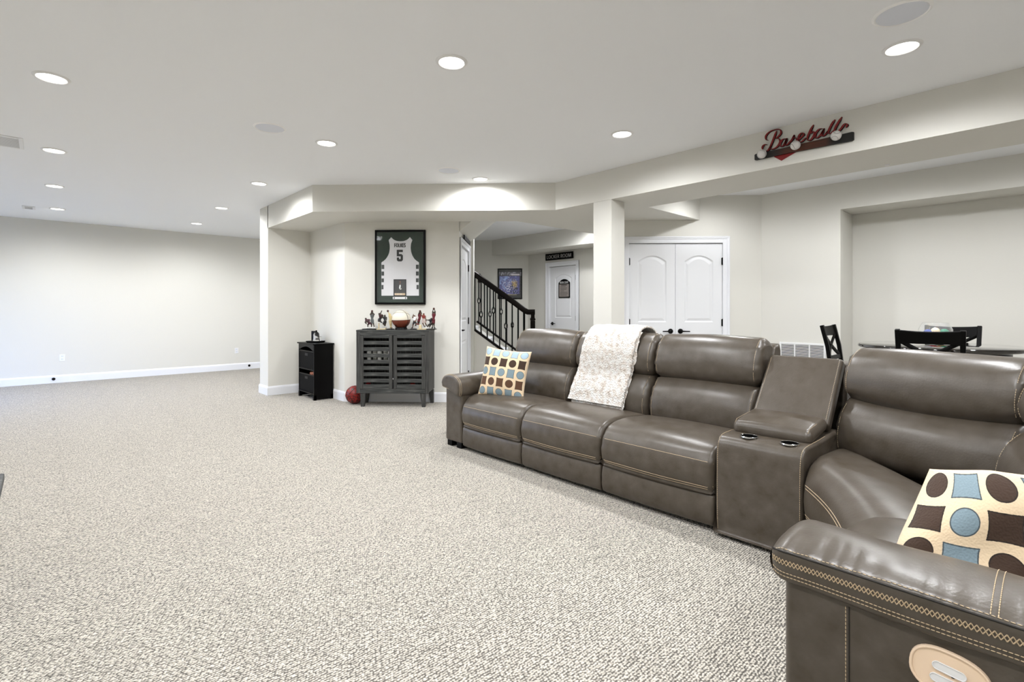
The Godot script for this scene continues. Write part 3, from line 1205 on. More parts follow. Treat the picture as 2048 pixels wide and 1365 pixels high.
func smooth(pts: Array, sub := 3) -> Array:
	# a closed curve through the points
	var o := []
	var n := pts.size()
	for i in n:
		var a: Vector2 = pts[(i + n - 1) % n]
		var b: Vector2 = pts[i]
		var c: Vector2 = pts[(i + 1) % n]
		var d: Vector2 = pts[(i + 2) % n]
		for k in sub:
			o.append(b.cubic_interpolate(c, a, d, float(k) / sub))
	return o


func pad_at(prof: Array, k: float, z: float, length: float, r: float, puff: float, lift := 0.0) -> Vector3:
	# the point of a pad's skin at profile index k
	var m := prof.size()
	var i := int(floor(k)) % m
	var f: float = k - floor(k)
	var p: Vector2 = prof[i].lerp(prof[(i + 1) % m], f)
	var d: Vector2 = (prof[(i + 1) % m] - prof[i]).normalized()
	var area := 0.0
	for q in m:
		area += prof[q].cross(prof[(q + 1) % m])
	var n: Vector2 = Vector2(d.y, -d.x) * (1.0 if area > 0 else -1.0)
	var e := minf(z, length - z)
	var ins := 0.0
	if e < r:
		var q: float = 1.0 - e / r
		ins = r * (1.0 - sqrt(maxf(0.0, 1.0 - q * q)))
	var w: float = 2.0 * z / length - 1.0
	p += n * (puff * (1.0 - w * w) - ins + lift)
	return Vector3(p.x, p.y, z)


func index_near(prof: Array, p: Vector2) -> float:
	var best := 0
	for i in prof.size():
		if prof[i].distance_to(p) < prof[best].distance_to(p):
			best = i
	return float(best)


func turned(origin: Vector3, deg: float) -> Transform3D:
	# depth axis x and length axis z of a pad, turned about the vertical
	return Transform3D(Basis(Vector3.UP, deg_to_rad(deg)), origin)


func seam_line(g: Geo, prof: Array, k: float, z0: float, z1: float, length: float, r: float, puff: float, xf: Transform3D, rad := 0.0016, map: Variant = null) -> void:
	var pts := []
	for i in 25:
		var z := lerpf(z0, z1, i / 24.0)
		var p := pad_at(prof, k, z, length, r, puff, rad * 0.5)
		if map != null:
			var nn := (pad_at(prof, k, z, length, r, puff, 0.01) - pad_at(prof, k, z, length, r, puff, 0.0)) / 0.01
			p += map.call(p, nn, 2.0 * z / length - 1.0)
		pts.append(xf * p)
	g.tube(pts, rad, 5)


func dashes(g: Geo, pts: Array, step: float, fill: float, rad: float) -> void:
	# stitches along a line of points
	var l := 0.0
	var acc := [0.0]
	for i in pts.size() - 1:
		l += pts[i].distance_to(pts[i + 1])
		acc.append(l)
	var s := 0.0
	var at := func(d: float) -> Vector3:
		var i := 0
		while i < acc.size() - 2 and acc[i + 1] < d:
			i += 1
		return pts[i].lerp(pts[i + 1], clampf((d - acc[i]) / maxf(1e-6, acc[i + 1] - acc[i]), 0, 1))
	while s + step * fill < l:
		g.tube([at.call(s), at.call(s + step * fill * 0.5), at.call(s + step * fill)], [rad * 0.6, rad, rad * 0.6], 4)
		s += step


var seat_prof: Array
var foot_prof: Array
var head_prof: Array
var lumbar_prof: Array
var frame_prof: Array


func sofa_profiles() -> void:
	# x: depth from the front of the seat, y: height
	seat_prof = smooth([Vector2(0.05, 0.205), Vector2(0.000, 0.225), Vector2(-0.024, 0.285), Vector2(-0.022, 0.345), Vector2(-0.004, 0.395), Vector2(0.022, 0.432), Vector2(0.085, 0.470), Vector2(0.20, 0.487), Vector2(0.38, 0.478), Vector2(0.56, 0.455), Vector2(0.66, 0.40), Vector2(0.64, 0.24)])
	foot_prof = smooth([Vector2(0.07, 0.030), Vector2(0.008, 0.034), Vector2(-0.008, 0.075), Vector2(-0.010, 0.130), Vector2(-0.004, 0.185), Vector2(0.014, 0.207), Vector2(0.07, 0.207)])
	# depth from the plane of the backs
	head_prof = smooth([Vector2(0.08, 0.725), Vector2(0.022, 0.752), Vector2(-0.004, 0.81), Vector2(0.006, 0.89), Vector2(0.045, 0.975), Vector2(0.105, 1.028), Vector2(0.185, 1.036), Vector2(0.255, 0.99), Vector2(0.27, 0.85), Vector2(0.24, 0.73)])
	lumbar_prof = smooth([Vector2(0.10, 0.738), Vector2(0.030, 0.722), Vector2(-0.030, 0.665), Vector2(-0.066, 0.585), Vector2(-0.076, 0.50), Vector2(-0.052, 0.43), Vector2(0.04, 0.395), Vector2(0.20, 0.42), Vector2(0.22, 0.70)])
	frame_prof = smooth([Vector2(0.14, 0.10), Vector2(0.14, 0.50), Vector2(0.20, 0.80), Vector2(0.26, 0.965), Vector2(0.32, 0.985), Vector2(0.37, 0.95), Vector2(0.37, 0.5), Vector2(0.36, 0.10)], 2)


func pinch(amp: float, seed_: float) -> Callable:
	# folds that fan out from the ends of a cushion
	return func(q: Vector3, n: Vector3, w: float) -> Vector3:
		var e := pow(absf(w), 5.0)
		var s := sin(q.y * 95.0 + seed_ + sin(q.z * 9.0 + seed_) * 1.4) + 0.6 * sin(q.y * 171.0 + seed_ * 2.0 + q.x * 40.0)
		var broad := sin(q.z * 13.0 + seed_ * 3.0 + q.y * 7.0) * 0.4
		return n * amp * (s * e + broad * (1.0 - e) * 0.6)


func back_unit(sofa: Node3D, xf: Transform3D, length: float, seed_: float, sag := 0.0, squash := 0.0) -> void:
	var L: Material = mat.leather
	var bk := Node3D.new()
	bk.name = "backrest" if not sofa.has_node("backrest") else numbered_child(sofa, "backrest")
	sofa.add_child(bk, true)
	var map := pinch(0.0055, seed_)
	var dip := func(q: Vector3, n: Vector3, w: float) -> Vector3:
		var d: Vector3 = map.call(q, n, w)
		if sag > 0.0:
			var e := (q.y - 0.735) / 0.09
			d.y -= sag * (1.0 - w * w) * exp(-e * e)
		if q.y > 0.74:
			d.y -= (q.y - 0.74) * squash
		return d
	var g := Geo.new()
	g.pad(head_prof, length - 0.008, 0.045, xf * shift(Vector3(0, 0, 0.004)), 24, 0.014, dip)
	obj("headrest", g, L, bk)
	g = Geo.new()
	g.pad(lumbar_prof, length - 0.008, 0.05, xf * shift(Vector3(0, 0, 0.004)), 24, 0.022, dip)
	obj("lumbar_cushion", g, L, bk)
	g = Geo.new()
	g.pad(frame_prof, length - 0.004, 0.015, xf * shift(Vector3(0, 0, 0.002)), 4)
	obj("back_frame", g, L, bk)
	# stitches at both ends
	g = Geo.new()
	for z in [0.034, length - 0.042]:
		for pr in [head_prof, lumbar_prof]:
			var pts := []
			var k0 := 4.0 if pr == head_prof else 3.0
			var k1 := 19.0 if pr == head_prof else 15.0
			for i in 20:
				var q := pad_at(pr, lerpf(k0, k1, i / 19.0), z, length - 0.008, 0.045 if pr == head_prof else 0.05, 0.014 if pr == head_prof else 0.022, 0.0012)
				q += dip.call(q, Vector3.ZERO, 2.0 * z / length - 1.0)
				pts.append(xf * (q + Vector3(0, 0, 0.004)))
			dashes(g, pts, 0.011, 0.72, 0.0015)
	obj("stitching", g, mat.thread, bk)


func numbered_child(p: Node, called: String) -> String:
	var n := 0
	for c in p.get_children():
		if str(c.name) == called or str(c.name).begins_with(called + "_0"):
			n += 1
	return called if n == 0 else "%s_%03d" % [called, n]


func seat_unit(sofa: Node3D, xf: Transform3D, length: float, seed_: float, map: Variant = null) -> void:
	var L: Material = mat.leather
	var g := Geo.new()
	var fold := pinch(0.0022, seed_)
	var mm := func(q: Vector3, n: Vector3, w: float) -> Vector3:
		var d: Vector3 = fold.call(q, n, w)
		if map != null:
			d += map.call(q + d, n, w)
		return d
	g.pad(seat_prof, length - 0.006, 0.034, xf * shift(Vector3(0, 0, 0.003)), 24, 0.010, mm)
	var st := obj("seat", g, L, sofa)
	g = Geo.new()
	var lines := [Vector2(-0.006, 0.385), Vector2(-0.006, 0.236), Vector2(-0.010, 0.249)]
	if map != null:
		lines.append(Vector2(-0.006, 0.373))
	for p in lines:
		var k := index_near(seat_prof, p)
		# the exact height on the profile
		var m := seat_prof.size()
		for i in m:
			var a: Vector2 = seat_prof[i]
			var b: Vector2 = seat_prof[(i + 1) % m]
			if (a.y - p.y) * (b.y - p.y) <= 0.0 and a.x < 0.1 and absf(b.y - a.y) > 1e-5:
				k = i + (p.y - a.y) / (b.y - a.y)
		seam_line(g, seat_prof, k, 0.004, length - 0.010, length - 0.006, 0.034, 0.010, xf * shift(Vector3(0, 0, 0.003)), 0.0013, mm)
	obj("stitching", g, mat.thread, st)
	if map == null:
		g = Geo.new()
		g.pad(foot_prof, length - 0.008, 0.018, xf * shift(Vector3(0, 0, 0.004)), 12, 0.004, pinch(0.0012, seed_ + 2.0))
		obj("footrest_panel", g, L, sofa)


func build_sofa() -> void:
	sofa_profiles()
	var L: Material = mat.leather
	var base := Vector3(3.0, 0, -1.7)
	var sofa := thing("sectional_sofa", "large brown grey leather reclining sectional sofa with a cup holder console", "sofa", base)
	var B := shift(-base)
	# main row: three recliners along the beam
	var zs := [-3.545, -2.800, -2.043, -1.275]
	for i in 3:
		var l: float = zs[i + 1] - zs[i]
		seat_unit(sofa, B * turned(Vector3(2.70, 0, zs[i]), 0), l, 1.0 + i * 1.7)
		back_unit(sofa, B * turned(Vector3(3.32, 0, zs[i]), 0), l, 0.4 + i * 2.1)
	# far arm
	var g := Geo.new()
	g.rbox(Vector3(3.16, 0.295, -3.665), Vector3(0.94, 0.49, 0.235), 0.02, B, 2)
	obj("arm_panel", g, L, sofa)
	var arm_far := smooth([Vector2(3.545, 0.47), Vector2(3.530, 0.53), Vector2(3.545, 0.595), Vector2(3.60, 0.636), Vector2(3.68, 0.650), Vector2(3.755, 0.636), Vector2(3.800, 0.600), Vector2(3.806, 0.555), Vector2(3.790, 0.528), Vector2(3.70, 0.515), Vector2(3.60, 0.47)])
	var xa := B * turned(Vector3(2.655, 0, 0), 90)
	g = Geo.new()
	g.pad(arm_far, 0.90, 0.024, xa, 20, 0.0, pinch(0.002, 5.0))
	var ap := obj("arm_pad", g, L, sofa)
	g = Geo.new()
	for lift in [0.012, 0.026]:
		var pts := []
		for i in arm_far.size():
			if i > 27:
				continue
			pts.append(xa * pad_at(arm_far, i, lift, 0.90, 0.024, 0.0, 0.001))
		g.tube(pts, 0.0015, 4)
	obj("stitching", g, mat.thread, ap)
	# console
	var cp := [Vector2(0.02, 0.03), Vector2(0.0, 0.035), Vector2(-0.006, 0.20), Vector2(-0.004, 0.40), Vector2(0.002, 0.48), Vector2(0.022, 0.522), Vector2(0.06, 0.540), Vector2(0.14, 0.543), Vector2(0.30, 0.543), Vector2(0.56, 0.545), Vector2(0.60, 0.5), Vector2(0.60, 0.05)]
	cp = smooth(cp, 3)
	var cz := -1.270
	var cl := 0.435
	g = Geo.new()
	var xc := B * turned(Vector3(2.70, 0, cz), 0)
	g.pad(cp, cl, 0.016, xc, 10)
	var con := obj("console", g, L, sofa)
	g = Geo.new()
	for z in [0.013, cl - 0.013]:
		var pts := []
		for i in 32:
			pts.append(xc * pad_at(cp, lerpf(3.0, 25.0, i / 31.0), z, cl, 0.016, 0.0, 0.001))
		dashes(g, pts, 0.0105, 0.75, 0.0016)
	obj("stitching", g, mat.thread, con)
	for c in [[2.785, -1.124], [2.79, -0.924]]:
		g = Geo.new()
		g.lathe([Vector2(0.0, 0.5480), Vector2(0.040, 0.5480)], 28, B * shift(Vector3(c[0], 0, c[1])))
		var cup := obj("cup_holder", g, mat.vent_dark_gloss, con)
		g = Geo.new()
		g.lathe([Vector2(0.0395, 0.544), Vector2(0.0400, 0.5495), Vector2(0.042, 0.5505), Vector2(0.0445, 0.549), Vector2(0.0455, 0.5435)], 32, B * shift(Vector3(c[0], 0, c[1])))
		obj("cup_rim", g, mat.chrome, con)
	g = Geo.new()
	g.rbox(Vector3(3.005, 0.582, cz + cl / 2 + 0.002), Vector3(0.285, 0.075, cl - 0.03), 0.034, B, 4, 8, func(p: Vector3, q: Vector3) -> Vector3: return p + Vector3(0, (0.016 * (1.0 - q.x * q.x) * (1.0 - q.z * q.z) if q.y > 0.5 else 0.0) + 0.02 * q.x, 0))
	var lid := obj("console_lid", g, L, sofa)
	g = Geo.new()
	for s in [-1, 1]:
		var pts := []
		for i in 12:
			pts.append(B * Vector3(2.875 + 0.25 * i / 11.0, 0.607 + 0.022 * i / 11.0 - (0.015 if i == 0 else 0.0), cz + cl / 2 + s * (cl / 2 - 0.032)))
		dashes(g, pts, 0.011, 0.7, 0.0013)
	obj("stitching", g, mat.thread, lid)
	g = Geo.new()
	var bx := Transform3D(Basis(Vector3(0, 0, 1), deg_to_rad(-40.0)), Vector3(3.315, 0.745, cz + cl / 2))
	g.rbox(Vector3.ZERO, Vector3(0.075, 0.46, cl - 0.025), 0.022, B * bx, 3, 4)
	var cb := obj("console_back", g, L, sofa)
	g = Geo.new()
	for s in [-1, 1]:
		var pts := []
		for i in 14:
			pts.append(B * bx * Vector3(-0.0365, -0.19 + 0.40 * i / 13.0, s * (cl / 2 - 0.030)))
		dashes(g, pts, 0.011, 0.7, 0.0013)
	obj("stitching", g, mat.thread, cb)
	g = Geo.new()
	g.rbox(Vector3(3.56, 0.48, cz + cl / 2), Vector3(0.20, 0.86, cl - 0.01), 0.02, B)
	obj("console_frame", g, L, sofa)
	# corner wedge
	var F1 := Vector2(2.705, -0.835)
	var F2 := Vector2(2.135, -0.505)
	var K1 := Vector2(3.40, -0.835)
	var K2 := Vector2(2.135, 0.20)
	var wl := F1.distance_to(F2)
	var wedge := func(q: Vector3, _n: Vector3, _w: float) -> Vector3:
		var u: float = clampf(q.z / wl, -0.02, 1.02)
		var v: float = q.x / 0.64
		var f := F1.lerp(F2, u)
		var k := K1.lerp(K2, u)
		var bow := 0.03 * sin(PI * clampf(u, 0, 1))
		var p := f.lerp(k, v) + Vector2(0.5, 0.86) * bow * (1.0 - v)
		return Vector3(p.x, q.y, p.y) - q
	var wm := func(q: Vector3, n: Vector3, w: float) -> Vector3: return wedge.call(q + Vector3(0, 0, 0.003), n, w) + Vector3(0, 0, 0.0)
	var gg := Geo.new()
	seat_unit(sofa, B, wl, 9.0, wedge)
	g = Geo.new()
	var fp := [F1 + Vector2(0.03, 0.02), F2 + Vector2(0.0, 0.06), Vector2(2.135, 0.2), Vector2(3.3, 0.2), Vector2(3.3, -0.83)]
	g = plan(fp, 0.03, 0.21)
	var gi := Geo.new()
	gi.add(g.mesh(), B)
	obj("wedge_base", gi, L, sofa)
	back_unit(sofa, B * turned(Vector3(3.335, 0, -0.842), -19.0), 0.80, 3.3, 0.03, 0.12)
	back_unit(sofa, B * turned(Vector3(3.080, 0, -0.118), -71.0), 0.80, 4.7, 0.03, 0.12)
	# short row towards the camera
	seat_unit(sofa, B * turned(Vector3(2.130, 0, -0.505), -90) * Transform3D(Basis.from_scale(Vector3(1, 1.09, 1)), Vector3.ZERO), 0.45, 6.1)
	back_unit(sofa, B * turned(Vector3(2.32, 0, 0.16), -90), 0.64, 7.9)
	near_arm(sofa, B)
	# feet
	for p in [[2.74, -3.74], [2.74, -3.60], [3.55, -3.70], [3.55, -1.3], [1.46, -0.44], [1.64, 0.45]]:
		g = Geo.new()
		g.rbox(Vector3(p[0], 0.025, p[1]), Vector3(0.07, 0.05, 0.07), 0.005, B)
		obj("foot", g, mat.black_lacquer, sofa)


func near_arm(sofa: Node3D, B: Transform3D) -> void:
	var L: Material = mat.leather
	var g := Geo.new()
	g.rbox(Vector3(1.548, 0.295, 0.03), Vector3(0.264, 0.50, 1.03), 0.022, B, 3, 2)
	var panel := obj("arm_panel", g, L, sofa)
	var pf := smooth([Vector2(1.69, 0.46), Vector2(1.705, 0.53), Vector2(1.690, 0.580), Vector2(1.635, 0.618), Vector2(1.550, 0.632), Vector2(1.470, 0.628), Vector2(1.418, 0.616), Vector2(1.399, 0.604), Vector2(1.396, 0.575), Vector2(1.400, 0.545), Vector2(1.412, 0.522), Vector2(1.50, 0.51), Vector2(1.62, 0.46)], 4)
	var z0 := -0.522
	var len_ := 1.05
	var r := 0.05
	var xf := B * shift(Vector3(0, 0, z0))
	g = Geo.new()
	var folds := func(q: Vector3, n: Vector3, w: float) -> Vector3:
		var gather := exp(-pow((q.y - 0.612) / 0.022, 2.0)) * (1.0 if q.x < 1.5 else 0.0)
		var s := sin(q.z * 150.0 + sin(q.z * 37.0) * 2.0) * gather * 0.0016
		var front := exp(-pow(q.z / 0.22, 2.0))
		return n * (s * (0.4 + front) + 0.002 * sin(q.z * 16.0 + q.x * 20.0))
	g.pad(pf, len_, r, xf, 90, 0.0, folds)
	var pad_ := obj("arm_pad", g, L, sofa)
	var idx := func(y: float) -> float:
		var m := pf.size()
		for i in m:
			var a: Vector2 = pf[i]
			var b: Vector2 = pf[(i + 1) % m]
			if a.x < 1.48 and b.x < 1.48 and a.y >= y and b.y < y:
				return i + (a.y - y) / (a.y - b.y)
		return 0.0
	var line := func(y: float, lift: float) -> Array:
		var pts := []
		var k: float = idx.call(y)
		for i in 60:
			var z := 0.012 + (len_ - 0.1) * pow(i / 59.0, 1.4)
			var p := pad_at(pf, k, z, len_, r, 0.0, lift)
			var nn := (pad_at(pf, k, z, len_, r, 0.0, 0.01) - pad_at(pf, k, z, len_, r, 0.0, 0.0)) / 0.01
			pts.append(xf * (p + folds.call(p, nn, 2.0 * z / len_ - 1.0)))
		return pts
	# dark welt under the top panel, stitches over it
	g = Geo.new()
	g.tube(line.call(0.6035, 0.0005), 0.0022, 6)
	obj("welt", g, mat.seam_dark, pad_)
	g = Geo.new()
	dashes(g, line.call(0.6095, 0.0012), 0.0095, 0.72, 0.0013)
	dashes(g, line.call(0.550, 0.0008), 0.0085, 0.8, 0.0014)
	dashes(g, line.call(0.5405, 0.0008), 0.0085, 0.8, 0.0014)
	# a row of crossed decorative stitches
	var up: Array = line.call(0.5845, 0.001)
	var lo: Array = line.call(0.5705, 0.001)
	var dense_u := resample(up, 0.0088)
	var dense_l := resample(lo, 0.0088)
	for i in mini(dense_u.size(), dense_l.size()) - 1:
		g.tube([dense_u[i], dense_l[i + 1]], 0.0012, 4)
		g.tube([dense_l[i], dense_u[i + 1]], 0.0012, 4)
	# seam across the top
	for dz in [-0.006, 0.006]:
		var pts := []
		for i in 40:
			var kk: float = lerpf(6.0, idx.call(0.606), i / 39.0)
			var p := pad_at(pf, kk, 0.437 + dz, len_, r, 0.0, 0.0008)
			var nn := (pad_at(pf, kk, 0.437, len_, r, 0.0, 0.01) - pad_at(pf, kk, 0.437, len_, r, 0.0, 0.0)) / 0.01
			pts.append(xf * (p + folds.call(p, nn, 0.0)))
		dashes(g, pts, 0.0085, 0.8, 0.0013)
	obj("stitching", g, mat.thread, pad_)
	# upright seam of the side panel
	g = Geo.new()
	var col := []
	for i in 20:
		col.append(B * Vector3(1.4155, 0.06 + 0.455 * i / 19.0, -0.338))
	g.tube(col, 0.0016, 5)
	obj("panel_seam", g, mat.seam_dark, panel)
	g = Geo.new()
	var col2 := []
	for p in col:
		col2.append(p + Vector3(-0.0002, 0, -0.007))
	dashes(g, col2, 0.0095, 0.75, 0.0013)
	obj("stitching", g, mat.thread, panel)
	# oval control plate
	var cx := Transform3D(Basis(Vector3.UP, -PI / 2), Vector3(1.416, 0.448, -0.155))
	var oval := func(a: float, b: float) -> PackedVector2Array:
		var o := PackedVector2Array()
		for i in 40:
			var t := TAU * i / 40
			var c := cos(t)
			var s := sin(t)
			o.append(Vector2(signf(c) * pow(absf(c), 0.8) * a, signf(s) * pow(absf(s), 0.8) * b).rotated(-0.10))
		return o
	g = Geo.new()
	g.prism(oval.call(0.068, 0.052), 0.005, B * cx)
	var rim := []
	for p in oval.call(0.065, 0.049):
		rim.append(B * cx * Vector3(p.x, p.y, 0.005))
	g.tube(rim, 0.0032, 6, true)
	var plate := obj("control_panel", g, mat.tan_plastic, sofa)
	for q in [Vector2(0.0, 0.013), Vector2(-0.004, -0.014)]:
		g = Geo.new()
		var pill := PackedVector2Array()
		for i in 24:
			var t := TAU * i / 24
			pill.append(Vector2(cos(t) * 0.0085 + (0.019 if cos(t) > 0 else -0.019), sin(t) * 0.0085).rotated(-0.12) + q)
		g.prism(pill, 0.0035, B * cx * shift(Vector3(0, 0, 0.005)))
		var edge := []
		for p in pill:
			edge.append(B * cx * Vector3(p.x, p.y, 0.0085))
		g.tube(edge, 0.0012, 5, true)
		obj("button", g, mat.white_plastic, plate)
	g = Geo.new()
	g.rbox(Vector3(0.006, 0.0, 0.0052), Vector3(0.005, 0.0022, 0.0008), 0.0, B * cx)
	obj("indicator", g, mat.seam_dark, plate)


func resample(pts: Array, step: float) -> Array:
	var o := [pts[0]]
	var need := step
	for i in pts.size() - 1:
		var a: Vector3 = pts[i]
		var b: Vector3 = pts[i + 1]
		var l := a.distance_to(b)
		var s := 0.0
		while l - s >= need:
			s += need
			o.append(a.lerp(b, s / l))
			need = step
		need -= l - s
	return o


# ---------------------------------------------------------------- cushions and throw

func cushion_tex(called: String, cols: Array) -> void:
	var n := 640
	var im := Image.create_empty(n, n, false, Image.FORMAT_RGB8)
	var nz := FastNoiseLite.new()
	nz.seed = 5
	nz.frequency = 0.35
	var cream := Color(0.87, 0.78, 0.65)
	var cell := n / 5.0
	for y in n:
		for x in n:
			var i := int(x / cell)
			var j := int(y / cell)
			var u := (x / cell - i) * 2.0 - 1.0
			var v := (y / cell - j) * 2.0 - 1.0
			var c := cream
			var d: float
			if (i + j) % 2 == 0:
				d = sqrt(u * u + v * v) - 0.76
			else:
				# a patch whose sides are bitten by the rings beside it
				d = maxf(absf(u) - (0.76 - 0.07 * (1.0 - v * v)), absf(v) - (0.92 - 0.12 * (1.0 - u * u)))
			var w := nz.get_noise_2d(x * 2.0, y * 2.0) * 0.10
			if d < -0.05:
				c = cols[j] * (1.0 + w * 1.6)
			elif d < 0.02:
				c = cols[j] * (0.55 + w)
			else:
				c = cream * (1.0 + w * 0.5)
			c.a = 1.0
			im.set_pixel(x, y, c)
	var m := plain(called, Color(1, 1, 1), 0.85)
	m.albedo_texture = ImageTexture.create_from_image(im)
	m.rim_enabled = true
	m.rim = 0.25
	m.heightmap_enabled = true
	m.heightmap_texture = noise_tex(41, 0.25, 256, 2)
	m.heightmap_scale = 0.10


func pillow_geo(w: float, t: float, seed_: float, slump: Variant = null) -> Geo:
	var g := Geo.new()
	var n := 30
	for side in [1.0, -1.0]:
		var rows := []
		var uvs := []
		for i in n + 1:
			var row := []
			var ur := []
			for j in n + 1:
				var u := sin((2.0 * j / n - 1.0) * PI / 2)
				var v := sin((2.0 * i / n - 1.0) * PI / 2)
				var pull := 1.0 - 0.075 * (1.0 - u * u) * pow(absf(v), 3.0) - 0.0
				var pullu := 1.0 - 0.075 * (1.0 - v * v) * pow(absf(u), 3.0)
				var z: float = t * 0.5 * pow(maxf(0.0, (1.0 - u * u) * (1.0 - v * v)), 0.42)
				z *= 1.0 + 0.10 * sin(u * 4.0 + seed_) * sin(v * 3.0 + seed_ * 2.0)
				var ed := pow(maxf(absf(u), absf(v)), 4.0)
				z += 0.004 * sin((u + v) * 9.0 + seed_) * ed * (1.0 - ed)
				var pt := Vector3(u * w / 2 * pullu, v * w / 2 * pull, z * side)
				row.append(slump.call(pt, u, v) if slump != null else pt)
				ur.append(Vector2(0.5 + u * 0.5, 0.5 - v * 0.5))
			rows.append(row)
			uvs.append(ur)
		var first := g.P.size()
		var start := g.I.size()
		g.grid(rows, false, false, uvs, false)
		# turn outward
		var mid := g.N[first + (n + 1) * (n / 2) + n / 2]
		if mid.z * side < 0.0:
			g.flip(first, start)
	# welt along the rim
	return g


func build_soft_goods() -> void:
	var blue := Color(0.475, 0.55, 0.585)
	var light := Color(0.62, 0.71, 0.77)
	var brown := Color(0.225, 0.148, 0.09)
	var tan := Color(0.34, 0.225, 0.14)
	cushion_tex("cushion_cloth", [light, brown, blue, tan, blue])
	cushion_tex("cushion_cloth_quarter", [tan, blue, brown, blue, brown])
	var o := obj("throw_pillow", pillow_geo(0.435, 0.15, 1.3), mat.cushion_cloth)
	var right := Vector3(0.40, 0, 0.917)
	var fwd := right.cross(Vector3.UP)
	var b := Basis(right, Vector3.UP, fwd)
	o.transform = Transform3D(b * Basis(Vector3.RIGHT, deg_to_rad(-14)) * Basis(Vector3(0, 0, 1), deg_to_rad(-5)), Vector3(2.955, 0.672, -3.275))
	tag(o, "cushion with rows of brown and blue dots standing on the seat beside the far arm", "cushion", "patterned cushions")
	# the near one slumps: its foot is squeezed and one upper corner has folded back (the print is turned a quarter: local x runs down)
	var slump := func(p: Vector3, u: float, v: float) -> Vector3:
		var down := u
		var left := -v
		if down > 0.2:
			p.x = (0.2 + (down - 0.2) * 0.45) / maxf(down, 0.001) * p.x
			p.z *= 1.0 + 0.15 * down
		var c := pow(maxf(0.0, -down), 1.2) * pow(maxf(0.0, left), 1.2)
		if down < 0.0:
			p.x *= 1.0 - 0.16 * down
		p.z += 0.010 * sin(u * 7.0 + v * 3.0) * (1.0 - u * u) * (1.0 - v * v)
		return p + Vector3(0.035, 0.115, -0.07) * c
	o = obj("throw_pillow", pillow_geo(0.47, 0.15, 4.1, slump), mat.cushion_cloth_quarter)
	o.transform = PILLOW_NEAR
	tag(o, "cushion with columns of brown and blue dots leaning behind the near sofa arm", "cushion", "patterned cushions")
	throw()


var PILLOW_NEAR := pillow_near()


func pillow_near() -> Transform3D:
	# leans back behind the arm, its face turned to the camera; the rows of its print run upright
	var rt := Vector3(0.387, 0, 0.922).normalized()
	var fw := rt.cross(Vector3.UP)
	var b := Basis(rt, Vector3.UP, fw) * Basis(Vector3.RIGHT, deg_to_rad(-20)) * Basis(Vector3(0, 0, 1), deg_to_rad(-4)) * Basis(Vector3(0, 0, 1), -PI / 2)
	return Transform3D(b, Vector3(1.88, 0.536, -0.11))


